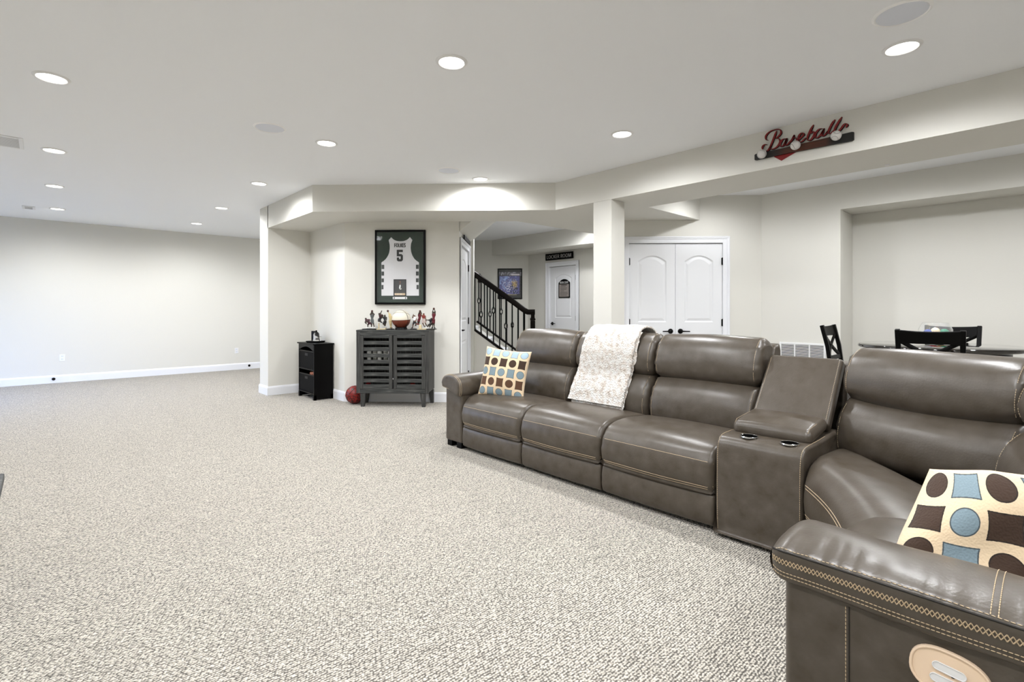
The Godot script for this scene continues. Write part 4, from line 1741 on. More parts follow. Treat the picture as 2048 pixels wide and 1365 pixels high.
func throw() -> void:
	var m := plain("plush", Color(0.93, 0.92, 0.90), 0.95)
	# cellular relief of the embossed plush
	var n := FastNoiseLite.new()
	n.seed = 9
	n.noise_type = FastNoiseLite.TYPE_CELLULAR
	n.frequency = 0.045
	n.cellular_return_type = FastNoiseLite.RETURN_DISTANCE2_SUB
	n.cellular_jitter = 0.9
	var im := n.get_seamless_image(512, 512)
	m.heightmap_enabled = true
	m.heightmap_texture = ImageTexture.create_from_image(im)
	m.heightmap_scale = 1.2
	m.rim_enabled = true
	m.rim = 0.6
	m.albedo_texture = noise_tex(10, 0.03, 256, 4, ramp([Color(0.74, 0.69, 0.64), Color(0.90, 0.87, 0.85), Color(0.97, 0.97, 0.97), Color(0.98, 0.98, 0.98)]))
	var t := thing("throw_blanket", "fluffy white embossed throw hanging folded over the sofa back", "blanket", Vector3(3.3, 0.45, -2.4))
	var path := [Vector2(3.625, 0.70), Vector2(3.62, 0.86), Vector2(3.605, 1.0), Vector2(3.55, 1.058), Vector2(3.46, 1.072), Vector2(3.395, 1.045), Vector2(3.345, 0.98), Vector2(3.318, 0.90), Vector2(3.306, 0.82), Vector2(3.300, 0.75), Vector2(3.275, 0.68), Vector2(3.240, 0.60), Vector2(3.222, 0.54), Vector2(3.205, 0.488)]
	for layer in 2:
		var g := Geo.new()
		var rows := []
		var uvs := []
		var pts := []
		for i in path.size() - 1:
			for k in 4:
				pts.append(path[i].cubic_interpolate(path[i + 1], path[maxi(i - 1, 0)], path[mini(i + 2, path.size() - 1)], k / 4.0))
		pts.append(path[path.size() - 1])
		if layer == 1:
			for k in 3:
				pts.append(pts[pts.size() - 1] + Vector2(-0.002, -0.012))
			pts = pts.slice(20)
		var len_ := 0.0
		for i in pts.size():
			var d: Vector2 = (pts[mini(i + 1, pts.size() - 1)] - pts[maxi(i - 1, 0)]).normalized()
			var nn := Vector2(d.y, -d.x)
			if nn.x > 0 and d.y < 0:
				nn = -nn
			if i > 0:
				len_ += pts[i].distance_to(pts[i - 1])
			var f := clampf((1.06 - pts[i].y) / 0.58, 0.0, 1.0) if i > pts.size() / 3 else 0.0
			var za := lerpf(-2.672, -2.745, f) + (0.032 if layer == 1 else 0.0)
			var zb := lerpf(-2.175, -2.222, f) + (0.006 if layer == 1 else 0.0)
			var ja := 0.003 * sin(len_ * 70.0) + 0.002 * sin(len_ * 161.0 + 1.0)
			var jb := 0.003 * sin(len_ * 63.0 + 2.0) + 0.002 * sin(len_ * 173.0)
			za += ja
			zb += jb
			var th := 0.022 if layer == 0 else 0.010
			var off := 0.012 if layer == 0 else 0.002
			var row := []
			var ur := []
			var m2 := 24
			for j in m2 * 2:
				var a := TAU * j / (m2 * 2)
				var c := cos(a)
				var s := sin(a)
				var zc := signf(c) * pow(absf(c), 0.35)
				var hh := signf(s) * pow(absf(s), 0.35)
				var z := lerpf(za, zb, 0.5 + 0.5 * zc)
				var wob := 0.004 * sin(z * 31.0 + len_ * 9.0)
				var p: Vector2 = pts[i] + nn * (off + (0.5 + 0.5 * hh) * th + wob)
				row.append(Vector3(p.x, p.y, z) - t.position)
				ur.append(Vector2(z / 0.45, len_ / 0.45))
			rows.append(row)
			uvs.append(ur)
		g.grid(rows, false, true, uvs)
		g.flat(rows[rows.size() - 1], Vector3(0, -1, 0))
		g.flat(rows[0], Vector3(0, -1, 0))
		obj("top_layer" if layer == 0 else "folded_layer", g, m, t)


# ---------------------------------------------------------------- the cabinets, balls and figurines

func build_console_corner() -> void:
	louvre_cabinet()
	storage_unit()
	floor_ball()
	cabinet_top()
	coffee_table()


const CAB_W := 0.922
const CAB_D := 0.365
const CAB_TOP := 0.972
var cab_xf := Transform3D(Basis(Vector3.UP, -PI / 4), Vector3(3.232, 0, -5.688))   # middle of the cabinet's front edge on the floor; z towards the room


func taper_leg(g: Geo, x: float, z: float, top: float, lean: float) -> void:
	var a := 0.032
	var b := 0.021
	var q := []
	for e in [[top, a, 0.0], [0.0, b, lean]]:
		q.append([Vector3(x - e[1] + e[2], e[0], z - e[1]), Vector3(x + e[1] + e[2], e[0], z - e[1]), Vector3(x + e[1] + e[2], e[0], z + e[1]), Vector3(x - e[1] + e[2], e[0], z + e[1])])
	for i in 4:
		var j := (i + 1) % 4
		var n := Vector3(0, 0, -1).rotated(Vector3.UP, -i * PI / 2)
		g.flat([q[0][i], q[0][j], q[1][j], q[1][i]], n)
	g.flat([q[1][0], q[1][1], q[1][2], q[1][3]], Vector3.DOWN)
	g.flat([q[0][0], q[0][1], q[0][2], q[0][3]], Vector3.UP)


func louvre_cabinet() -> void:
	var t := thing("louvred_cabinet", "weathered grey wooden cabinet with two slatted doors under the framed jersey", "cabinet", cab_xf.origin, -PI / 4)
	var w := CAB_W
	var y0 := 0.172
	var y1 := CAB_TOP
	var g := Geo.new()
	# carcass, z from 0 (front) to -CAB_D
	for s in [-1, 1]:
		g.rbox(Vector3(s * (w / 2 - 0.011), (y0 + y1) / 2, -CAB_D / 2 - 0.004), Vector3(0.022, y1 - y0 - 0.03, CAB_D - 0.008), 0.003)
		g.rbox(Vector3(s * (w / 2 - 0.024), (y0 + y1) / 2, -0.012), Vector3(0.048, y1 - y0, 0.024), 0.003)
	g.rbox(Vector3(0, y0 + 0.055, -CAB_D / 2), Vector3(w - 0.05, 0.02, CAB_D - 0.04))
	g.rbox(Vector3(0, 0.575, -CAB_D / 2 - 0.03), Vector3(w - 0.05, 0.018, CAB_D - 0.09))
	g.rbox(Vector3(0, (y0 + y1) / 2, -CAB_D + 0.006), Vector3(w - 0.03, y1 - y0 - 0.02, 0.010))
	obj("body", g, mat.grey_wood_upright, t)
	for e in [[y0 + 0.027, 0.054], [y1 - 0.044, 0.044]]:
		g = Geo.new()
		g.rbox(Vector3(0, e[0], -0.012), Vector3(w - 0.096, e[1], 0.024), 0.003)
		obj("face_rail", g, mat.grey_wood, t)
	g = Geo.new()
	g.rbox(Vector3(0, y1 - 0.011, -CAB_D / 2), Vector3(w + 0.006, 0.022, CAB_D + 0.004), 0.004)
	obj("top", g, mat.grey_wood, t)
	var sl := Geo.new()
	sl.rbox(Vector3.ZERO, Vector3(0.335, 0.047, 0.014), 0.003)
	var slm := sl.mesh()
	for k in 2:
		var cx := -0.207 if k == 0 else 0.213
		var dw := 0.412 if k == 0 else 0.402
		var cz := 0.002
		g = Geo.new()
		var a := y0 + 0.054
		var b := y1 - 0.066
		for s in [-1, 1]:
			g.rbox(Vector3(cx + s * (dw / 2 - 0.022), (a + b) / 2, -0.012 + cz), Vector3(0.044, b - a - 0.006, 0.022), 0.003)
		var d := obj("door", g, mat.grey_wood_upright, t)
		g = Geo.new()
		g.rbox(Vector3(cx, b - 0.018, -0.012 + cz), Vector3(dw - 0.088, 0.036, 0.022), 0.003)
		obj("rail", g, mat.grey_wood, d)
		g = Geo.new()
		g.rbox(Vector3(cx, a + 0.03, -0.012 + cz), Vector3(dw - 0.088, 0.06, 0.022), 0.003)
		obj("rail", g, mat.grey_wood, d)
		for i in 7:
			var so := obj("slat", slm, mat.grey_wood, d)
			so.position = Vector3(cx, y1 - 0.122 - 0.0405 - i * 0.0795, -0.012 + cz)
	g = Geo.new()
	g.lathe([Vector2(0, 0), Vector2(0.007, 0), Vector2(0.005, 0.008), Vector2(0.008, 0.014), Vector2(0, 0.018)], 12, Transform3D(Basis(Vector3.RIGHT, Vector3(0, 0, 1), Vector3(0, -1, 0)), Vector3(0.012, 0.36, 0.0)))
	obj("latch", g, mat.chrome, t)
	for s in [[-1, 0.0], [1, 0.0], [-1, 1.0], [1, 1.0]]:
		g = Geo.new()
		taper_leg(g, s[0] * (w / 2 - 0.082 + 0.05 * s[1]), -0.04 - s[1] * (CAB_D - 0.08), y0, s[0] * 0.010)
		obj("leg", g, mat.grey_wood_upright, t)
	# what shows between the slats
	for i in 5:
		g = Geo.new()
		g.lathe([Vector2(0.0, 0.0), Vector2(0.026, 0.0), Vector2(0.031, 0.15), Vector2(0.0295, 0.15), Vector2(0.025, 0.004), Vector2(0.0, 0.004)], 16)
		var o := obj("drinking_glass", g, mat.milk_glass)
		o.position = cab_xf * Vector3(-0.335 + i * 0.068, 0.585, -0.12 - 0.03 * (i % 2))
		tag(o, "pale drinking glass behind the left cabinet door's upper slats, %s" % ["first from the left", "second from the left", "the middle one", "fourth from the left", "last on the right"][i], "glass", "glasses in the cabinet")
	for b in [[-0.33, 0.034, Color(0.55, 0.02, 0.04), "small dark red ball at the foot of the left cabinet door"], [0.24, 0.036, Color(0.45, 0.10, 0.04), "small rust coloured ball at the foot of the right cabinet door"]]:
		g = Geo.new()
		var pr := []
		for i in 13:
			var a := PI * i / 12.0
			pr.append(Vector2(sin(a) * b[1], b[1] - cos(a) * b[1]))
		g.lathe(pr, 20)
		var o := obj("toy_ball", g, plain("toy_ball_%d" % int(b[1] * 1000), b[2], 0.35))
		o.position = cab_xf * Vector3(b[0], y0 + 0.0655, -0.07)
		tag(o, b[3], "ball")


func storage_unit() -> void:
	# black unit with two baskets; front faces the room (-x)
	var t := thing("storage_unit", "narrow black storage unit with two dark baskets in the corner nook", "storage unit", Vector3(2.683, 0, -7.092), -PI / 2)
	# local: x to the right (towards the camera's right along +z of the room), z to the room
	var w := 0.56
	var d := 0.275
	var hh := 0.767
	var g := Geo.new()
	for s in [-1, 1]:
		g.rbox(Vector3(s * (w / 2 - 0.010), hh / 2, -d / 2), Vector3(0.020, hh - 0.02, d - 0.01), 0.003)
	g.rbox(Vector3(0, 0.085, -d / 2), Vector3(w - 0.04, 0.018, d - 0.012))
	g.rbox(Vector3(0, 0.405, -d / 2), Vector3(w - 0.04, 0.020, d - 0.012), 0.002)
	g.rbox(Vector3(0, hh / 2 + 0.03, -d + 0.008), Vector3(w - 0.04, hh - 0.12, 0.008))
	obj("body", g, mat.black_wood, t)
	g = Geo.new()
	g.rbox(Vector3(0, hh - 0.009, -d / 2 + 0.004), Vector3(w + 0.024, 0.018, d + 0.02), 0.004)
	obj("top", g, mat.black_wood, t)
	# arched apron
	g = Geo.new()
	var poly := PackedVector2Array([Vector2(-w / 2 + 0.02, hh - 0.018), Vector2(-w / 2 + 0.02, hh - 0.098)])
	for i in 13:
		var u := -1.0 + 2.0 * i / 12.0
		poly.append(Vector2(u * (w / 2 - 0.055), hh - 0.095 + 0.045 * (1 - u * u)))
	poly.append_array([Vector2(w / 2 - 0.02, hh - 0.098), Vector2(w / 2 - 0.02, hh - 0.018)])
	g.prism(poly, 0.014, shift(Vector3(0, 0, -0.018)))
	obj("apron", g, mat.black_sheen, t)
	for k in 2:
		var y0 := 0.417 if k == 0 else 0.096
		var bh := 0.235
		g = Geo.new()
		var bw := w - 0.05
		g.rbox(Vector3(0, y0 + bh / 2, -0.016), Vector3(bw, bh, 0.016), 0.006)
		g.rbox(Vector3(0, y0 + bh / 2, -d + 0.03), Vector3(bw, bh, 0.016), 0.006)
		for s in [-1, 1]:
			g.rbox(Vector3(s * (bw / 2 - 0.008), y0 + bh / 2, -d / 2), Vector3(0.016, bh, d - 0.05), 0.006)
		g.rbox(Vector3(0, y0 + 0.006, -d / 2), Vector3(bw, 0.012, d - 0.05))
		var bk := obj("basket", g, mat.wicker, t)
		g = Geo.new()
		g.rbox(Vector3(0, y0 + bh + 0.002, -0.016), Vector3(bw + 0.004, 0.016, 0.022), 0.006)
		obj("rim", g, mat.black_sheen, bk)
		g = Geo.new()
		g.rbox(Vector3(0, y0 + bh - 0.045, -0.008), Vector3(0.10, 0.034, 0.004), 0.0015)
		obj("grip_hole", g, mat.seam_dark, bk)
	for s in [[-1, 0.0], [1, 0.0], [-1, 1.0], [1, 1.0]]:
		g = Geo.new()
		g.rbox(Vector3(s[0] * (w / 2 - 0.02), 0.035, -0.022 - s[1] * (d - 0.045)), Vector3(0.04, 0.07, 0.04), 0.003)
		obj("foot", g, mat.black_wood, t)
	# a tan leather thing shows over the lower basket
	g = Geo.new()
	g.rbox(Vector3.ZERO, Vector3(0.15, 0.05, 0.05), 0.022, Transform3D.IDENTITY, 3, 6, func(p: Vector3, q: Vector3) -> Vector3: return p + Vector3(0, 0.012 * sin(q.x * 5.0) - 0.012 * q.x * q.x, 0.006 * cos(q.x * 7.0)))
	var o := obj("ball_glove", g, plain("tan_leather", Color(0.50, 0.28, 0.17), 0.6))
	o.position = t.transform * Vector3(0.19, 0.352, -0.035)
	o.rotation.y = -PI / 2
	tag(o, "tan leather object poking out of the lower black basket", "glove")
	# display piece on the top
	var tr := thing("display_award", "small award with clear glass figure on a black tray on the storage unit", "award", t.transform * Vector3(0.0, hh, -d / 2), -PI / 2 + 0.5)
	g = Geo.new()
	var ring0 := []
	var ring1 := []
	g.rbox(Vector3(0, 0.012, 0), Vector3(0.205, 0.024, 0.15), 0.006, Transform3D.IDENTITY, 1, 1, func(p: Vector3, q: Vector3) -> Vector3: return p * Vector3(1.0 + 0.06 * q.y, 1, 1.0 + 0.06 * q.y))
	obj("tray", g, mat.black_lacquer, tr)
	g = Geo.new()
	g.rbox(Vector3(-0.055, 0.092, -0.03), Vector3(0.075, 0.136, 0.022), 0.006, Transform3D.IDENTITY, 1, 1, func(p: Vector3, q: Vector3) -> Vector3: return p + Vector3(p.x * 0.18 * q.y, 0, -0.006 * q.y))
	obj("plaque", g, mat.black_lacquer, tr)
	g = Geo.new()
	g.lathe([Vector2(0.0, 0.024), Vector2(0.044, 0.024), Vector2(0.046, 0.034), Vector2(0.041, 0.050), Vector2(0.041, 0.105), Vector2(0.037, 0.128), Vector2(0.024, 0.146), Vector2(0.008, 0.152), Vector2(0.0, 0.152)], 24, shift(Vector3(0.02, 0, 0.01)), 60)
	obj("glass_dome", g, mat.solid_glass, tr)
	g = Geo.new()
	g.lathe([Vector2(0.0, 0.152), Vector2(0.010, 0.153), Vector2(0.013, 0.162), Vector2(0.008, 0.171), Vector2(0.0, 0.173)], 16, shift(Vector3(0.02, 0, 0.01)), 60)
	obj("knob", g, mat.black_lacquer, tr)
	g = Geo.new()
	g.rbox(Vector3(0.062, 0.055, -0.02), Vector3(0.016, 0.062, 0.05), 0.006)
	obj("glass_block", g, mat.solid_glass, tr)


func ball_mesh(r: float, a0: float, a1: float, xf: Transform3D) -> Geo:
	# a zone of a sphere, latitudes from a0 to a1
	var g := Geo.new()
	var pr := []
	for i in 17:
		var a := lerpf(a0, a1, i / 16.0)
		pr.append(Vector2(maxf(0.0, cos(a) * r), sin(a) * r))
	g.lathe(pr, 40, xf, 60)
	return g


func ball_seams(r: float, xf: Transform3D) -> Geo:
	var g := Geo.new()
	var rr := 0.0022
	for ax in [Basis.IDENTITY, Basis(Vector3.RIGHT, PI / 2)]:
		var pts := []
		for i in 48:
			var a := TAU * i / 48
			pts.append(xf * (ax * Vector3(cos(a) * r, 0, sin(a) * r)))
		g.tube(pts, rr, 5, true)
	for s in [-1, 1]:
		var pts := []
		for i in 48:
			var a := TAU * i / 48
			# a bent ring round each pole of the x axis
			var th := 0.80 + 0.16 * cos(2.0 * a)
			pts.append(xf * (Vector3(s * cos(th), sin(th) * cos(a), sin(th) * sin(a)) * r))
		g.tube(pts, rr, 5, true)
	return g


func floor_ball() -> void:
	var r := 0.118
	var t := thing("basketball", "red basketball with dark print on the carpet beside the grey cabinet", "basketball", Vector3(2.998, 0, -6.245))
	var xf := Transform3D(Basis.from_euler(Vector3(0.5, 0.4, 0.9)), Vector3(0, r, 0))
	var m := plain("red_rubber", Color(1, 1, 1), 0.4)
	m.albedo_texture = noise_tex(61, 0.035, 256, 2, ramp([Color(0.02, 0.01, 0.01), Color(0.04, 0.01, 0.01), Color(0.45, 0.05, 0.03), Color(0.62, 0.08, 0.04), Color(0.40, 0.03, 0.02)]))
	triplanar(m, Vector3.ONE * 3.4, false)
	obj("cover", ball_mesh(r, -PI / 2, PI / 2, xf), m, t)
	obj("seam", ball_seams(r, xf), mat.seam_dark, t)


# --- figurines: one skin over a set of bones ---

func skin(bones: Array, cell: float, k := 0.006) -> Geo:
	# bones: [a, b, ra, rb, colour]; surface nets over the smooth union of tapered capsules
	var lo := Vector3.ONE * 1e9
	var hi := -lo
	for b in bones:
		var r: float = maxf(b[2], b[3]) + cell * 2.0
		for p in [b[0], b[1]]:
			lo = lo.min(p - Vector3.ONE * r)
			hi = hi.max(p + Vector3.ONE * r)
	var n := Vector3i(((hi - lo) / cell).ceil()) + Vector3i.ONE * 2
	var f := PackedFloat32Array()
	f.resize(n.x * n.y * n.z)
	f.fill(1.0)
	var own := PackedByteArray()
	own.resize(f.size())
	var near := PackedFloat32Array()
	near.resize(f.size())
	near.fill(1.0)
	for bi in bones.size():
		var b: Array = bones[bi]
		var a: Vector3 = b[0]
		var c: Vector3 = b[1]
		var ra: float = b[2]
		var rb: float = b[3]
		var reach := maxf(ra, rb) + cell * 2.5 + k
		var l := Vector3i(((a.min(c) - Vector3.ONE * reach - lo) / cell).floor()).clamp(Vector3i.ZERO, n - Vector3i.ONE)
		var u := Vector3i(((a.max(c) + Vector3.ONE * reach - lo) / cell).ceil()).clamp(Vector3i.ZERO, n - Vector3i.ONE)
		var ac := c - a
		var len2 := maxf(1e-9, ac.length_squared())
		for z in range(l.z, u.z + 1):
			for y in range(l.y, u.y + 1):
				var row := (z * n.y + y) * n.x
				for x in range(l.x, u.x + 1):
					var p := lo + Vector3(x, y, z) * cell
					var t := clampf((p - a).dot(ac) / len2, 0.0, 1.0)
					var d := p.distance_to(a + ac * t) - lerpf(ra, rb, t)
					var i := row + x
					var o := f[i]
					var h := maxf(k - absf(o - d), 0.0) / k
					f[i] = minf(o, d) - h * h * k * 0.25
					if d < near[i]:
						near[i] = d
						own[i] = bi
	var g := Geo.new()
	var ids := {}
	var sx := n.x
	var sxy := n.x * n.y
	var corner := [0, 1, sx, sx + 1, sxy, sxy + 1, sxy + sx, sxy + sx + 1]
	for z in n.z - 1:
		for y in n.y - 1:
			for x in n.x - 1:
				var i := (z * n.y + y) * n.x + x
				var inside := 0
				for q in 8:
					if f[i + corner[q]] < 0.0:
						inside += 1
				if inside == 0 or inside == 8:
					continue
				var sum := Vector3.ZERO
				var cnt := 0
				for e in [[0, 1], [2, 3], [4, 5], [6, 7], [0, 2], [1, 3], [4, 6], [5, 7], [0, 4], [1, 5], [2, 6], [3, 7]]:
					var fa := f[i + corner[e[0]]]
					var fb := f[i + corner[e[1]]]
					if (fa < 0.0) != (fb < 0.0):
						var t := fa / (fa - fb)
						var pa := Vector3(e[0] & 1, (e[0] >> 1) & 1, e[0] >> 2)
						var pb := Vector3(e[1] & 1, (e[1] >> 1) & 1, e[1] >> 2)
						sum += pa.lerp(pb, t)
						cnt += 1
				g.col = bones[own[i]][4]
				ids[i] = g.v(lo + (Vector3(x, y, z) + sum / cnt) * cell, Vector3.ZERO)
	for z in range(1, n.z - 1):
		for y in range(1, n.y - 1):
			for x in range(1, n.x - 1):
				var i := (z * n.y + y) * n.x + x
				var inn := f[i] < 0.0
				for ax in 3:
					var step: int = [1, sx, sxy][ax]
					if inn == (f[i + step] < 0.0):
						continue
					var s1: int = [sx, sxy, 1][ax]
					var s2: int = [sxy, 1, sx][ax]
					var q := [i, i - s1, i - s1 - s2, i - s2]
					if not (ids.has(q[0]) and ids.has(q[1]) and ids.has(q[2]) and ids.has(q[3])):
						continue
					var v0: int = ids[q[0]]
					var v1: int = ids[q[1]]
					var v2: int = ids[q[2]]
					var v3: int = ids[q[3]]
					if inn:
						g.I.append_array([v0, v2, v1, v0, v3, v2])
					else:
						g.I.append_array([v0, v1, v2, v0, v2, v3])
	g.renormal(0, 0)
	# outward: away from the bones on the whole
	var s := 0.0
	for i in g.P.size():
		var best := 1e9
		var way := Vector3.ZERO
		for b in bones:
			var ac: Vector3 = b[1] - b[0]
			var t := clampf((g.P[i] - b[0]).dot(ac) / maxf(1e-9, ac.length_squared()), 0, 1)
			var d: Vector3 = g.P[i] - (b[0] + ac * t)
			if d.length() < best:
				best = d.length()
				way = d
		s += g.N[i].dot(way)
	if s < 0.0:
		g.flip(0, 0)
	return g


func player(parts: Dictionary, skin_c: Color, jersey: Color, shorts: Color, shoe: Color) -> Array:
	# joints in hundredths of the figure's unit (x to the right, y up, z to the viewer)
	var b := []
	var u := 0.00057
	var J := {}
	for kk in parts:
		var p: Array = parts[kk]
		J[kk] = Vector3(p[0] * u, p[1] * u, (p[2] if p.size() > 2 else 0) * u)
	var head: Vector3 = J.head
	b.append([head + Vector3(0, 0.004, 0), head - Vector3(0, 0.006, 0), 0.0120, 0.0100, skin_c])
	b.append([head - Vector3(0, 0.008, 0), J.neck, 0.0065, 0.007, skin_c])
	var sl: Vector3 = J.sl
	var sr: Vector3 = J.sr
	b.append([sl, sr, 0.0095, 0.0095, jersey])
	b.append([J.neck, J.waist, 0.0150, 0.0130, jersey])
	b.append([sl.lerp(J.waist, 0.2), J.waist, 0.0115, 0.0115, jersey])
	b.append([sr.lerp(J.waist, 0.2), J.waist, 0.0115, 0.0115, jersey])
	b.append([J.waist, J.hip, 0.0140, 0.0150, shorts])
	for s in ["l", "r"]:
		b.append([J["s" + s], J["e" + s], 0.0080, 0.0065, skin_c])
		b.append([J["e" + s], J["h" + s], 0.0065, 0.0050, skin_c])
		b.append([J["h" + s], J["h" + s] + (J["h" + s] - J["e" + s]).normalized() * 0.012, 0.0062, 0.0048, skin_c])
		var k: Vector3 = J["k" + s]
		var hp: Vector3 = J.hip + Vector3(0.010 if k.x > J.hip.x else -0.010, 0, 0)
		b.append([hp, hp.lerp(k, 0.75), 0.0125, 0.0105, shorts])
		b.append([hp.lerp(k, 0.7), k, 0.0088, 0.0076, skin_c])
		var f: Vector3 = J["f" + s]
		b.append([k, f, 0.0076, 0.0056, skin_c])
		b.append([f, f + Vector3(0.012 if f.x >= J.hip.x else -0.012, -0.003, 0.008), 0.0075, 0.0065, shoe])
	return b


func figurine(label: String, base_x: float, base_w: float, base_c: Color, players: Array, props := []) -> void:
	# base_x and joints count from the left end of the row, in the same unit
	var u := 0.00057
	var org := cab_xf * Vector3(-CAB_W / 2 + (base_x - 30.0) * u + base_w * u / 2, CAB_TOP, -0.15)
	var t := thing("figurine", label, "figurine", org, -PI / 4, "basketball figurines on the cabinet")
	var g := Geo.new()
	g.rbox(Vector3(0, 0.006, 0), Vector3(base_w * u, 0.012, 0.105), 0.003)
	obj("base", g, plain("base_%d" % int(base_x), base_c, 0.4), t)
	for pl in players:
		var bones: Array = player(pl[0], pl[1], pl[2], pl[3], pl[4])
		for b in bones:
			for e in 2:
				b[e] = b[e] + Vector3(-(base_x + base_w / 2) * u, 0.014, 0)
		obj("player", skin(bones, 0.0046), mat.painted, t)
	for pr in props:
		g = Geo.new()
		var c := Vector3((pr[0] - base_x - base_w / 2) * u, pr[1] * u + 0.012, pr[2] * u)
		if pr[3] == "ball":
			g = ball_mesh(0.014, -PI / 2, PI / 2, shift(c))
			obj("ball", g, mat.toy_orange, t)
		else:
			g.rbox(c - Vector3(0, c.y / 2 - 0.006, 0), Vector3(pr[4] * u, c.y - 0.012, 0.03), 0.006)
			obj("support", g, plain("support_%d" % int(base_x), base_c, 0.4), t)


func cabinet_top() -> void:
	plain("toy_orange", Color(0.25, 0.09, 0.04), 0.5)
	var skin1 := Color(0.030, 0.016, 0.011)
	var skin2 := Color(0.13, 0.06, 0.035)
	var red := Color(0.10, 0.007, 0.012)
	var maroon := Color(0.045, 0.007, 0.013)
	var black := Color(0.010, 0.010, 0.012)
	var white := Color(0.82, 0.82, 0.80)
	var gold := Color(0.55, 0.44, 0.23)
	var shoe := Color(0.35, 0.35, 0.35)
	figurine("pair of basketball figurines on a black base, one crouching in maroon, one with arms raised", 100, 310, Color(0.03, 0.03, 0.03), [
		[{"head": [158, 215, 10], "neck": [182, 190, 8], "sl": [165, 180, 22], "sr": [232, 198, -5], "waist": [225, 140], "hip": [250, 120], "el": [150, 140, 30], "hl": [178, 115, 40], "er": [205, 160, 25], "hr": [175, 135, 45], "kl": [208, 85, 12], "fl": [205, 15, 8], "kr": [292, 90, 5], "fr": [286, 18, 0]}, skin1, maroon, maroon, white],
		[{"head": [303, 325], "neck": [303, 295], "sl": [278, 290], "sr": [328, 290], "waist": [302, 225], "hip": [302, 190], "el": [262, 320, 5], "hl": [290, 365, 10], "er": [350, 320, 5], "hr": [316, 365, 10], "kl": [290, 115, 5], "fl": [282, 15], "kr": [335, 105, 5], "fr": [352, 18]}, skin1, Color(0.06, 0.07, 0.07), Color(0.10, 0.11, 0.11), white],
	], [[303, 395, 5, "ball", 0]])
	figurine("pair of dark figurines fighting for a ball on a cream base", 425, 205, Color(0.80, 0.74, 0.60), [
		[{"head": [470, 325, 15], "neck": [492, 300, 5], "sl": [478, 295, 20], "sr": [530, 305, -5], "waist": [490, 235], "hip": [470, 205], "el": [505, 345, 25], "hl": [522, 385, 20], "er": [560, 290, 20], "hr": [540, 245, 30], "kl": [455, 165, 20], "fl": [500, 150, 0], "kr": [490, 160, 10], "fr": [515, 140, 5]}, skin1, maroon, black, black],
		[{"head": [592, 285], "neck": [594, 255], "sl": [570, 248, 5], "sr": [625, 245, -5], "waist": [600, 180], "hip": [595, 150], "el": [545, 245, 20], "hl": [525, 260, 35], "er": [632, 200, 15], "hr": [615, 170, 25], "kl": [560, 105, 15], "fl": [600, 50, 0], "kr": [605, 100, 10], "fr": [608, 30, 5]}, skin1, black, black, shoe],
	], [[455, 130, 0, "support", 20], [608, 25, 0, "support", 30]])
	figurine("gold coloured statuette holding a ball up, just left of the large ball", 650, 130, Color(0.05, 0.05, 0.05), [
		[{"head": [715, 312], "neck": [716, 282], "sl": [692, 275], "sr": [742, 268], "waist": [718, 205], "hip": [720, 170], "el": [688, 330, 5], "hl": [672, 378, 5], "er": [760, 230, 10], "hr": [755, 190, 15], "kl": [715, 95, 8], "fl": [722, 15], "kr": [738, 90], "fr": [745, 15]}, gold, gold, gold, Color(0.12, 0.09, 0.05)],
	], [[664, 398, 8, "ball", 0]])
	# the large two-coloured ball on its black stand
	var r := 0.118
	var u := 0.00057
	var t := thing("display_ball", "large white and brown signed basketball on a stand between the figurines", "basketball", cab_xf * Vector3(-CAB_W / 2 + (958 - 30) * u, CAB_TOP, -0.17), -PI / 4)
	var c := Vector3(0, 0.015 + r, 0)
	var xf := Transform3D(Basis(Vector3.RIGHT, 0.06) * Basis(Vector3(0, 0, 1), 0.02), c)
	obj("white_panel", ball_mesh(r, -0.05, PI / 2, xf), mat.ball_white, t)
	obj("brown_panel", ball_mesh(r, -PI / 2, -0.05, xf), mat.ball_brown, t)
	var g := Geo.new()
	for lat in [[-0.05, 0.0], [0.50, -0.42]]:
		var pts := []
		for i in 48:
			var a := TAU * i / 48
			pts.append(xf * (Basis(Vector3.RIGHT, lat[1]) * Vector3(cos(a) * cos(lat[0]), sin(lat[0]), sin(a) * cos(lat[0])) * r))
		g.tube(pts, 0.0020, 5, true)
	var pts2 := []
	for i in 48:
		var a := TAU * i / 48
		pts2.append(xf * (Basis(Vector3(0, 0, 1), 0.1) * Basis(Vector3.UP, 1.05) * Vector3(0, sin(a), cos(a)) * r))
	g.tube(pts2, 0.0028, 5, true)
	obj("seam", g, mat.seam_dark, t)
	g = Geo.new()
	g.lathe([Vector2(0.075, 0.0), Vector2(0.082, 0.0), Vector2(0.070, 0.028), Vector2(0.064, 0.028)], 28)
	for k in 4:
		var a := TAU * k / 4 + 0.6
		g.tube([Vector3(cos(a) * 0.085, 0.0, sin(a) * 0.085), Vector3(cos(a) * 0.095, 0.07, sin(a) * 0.095)], 0.004, 6)
	obj("stand", g, mat.black_lacquer, t)
	figurine("figurine running in a white shirt, just right of the large ball", 1190, 140, Color(0.05, 0.05, 0.05), [
		[{"head": [1268, 275], "neck": [1262, 245], "sl": [1240, 238, 8], "sr": [1300, 235, -5], "waist": [1268, 170], "hip": [1272, 140], "el": [1232, 250, 25], "hl": [1248, 300, 30], "er": [1308, 190, 10], "hr": [1285, 160, 20], "kl": [1240, 90, 12], "fl": [1222, 15], "kr": [1310, 110, 15], "fr": [1285, 70, -25]}, skin2, white, black, black],
	])
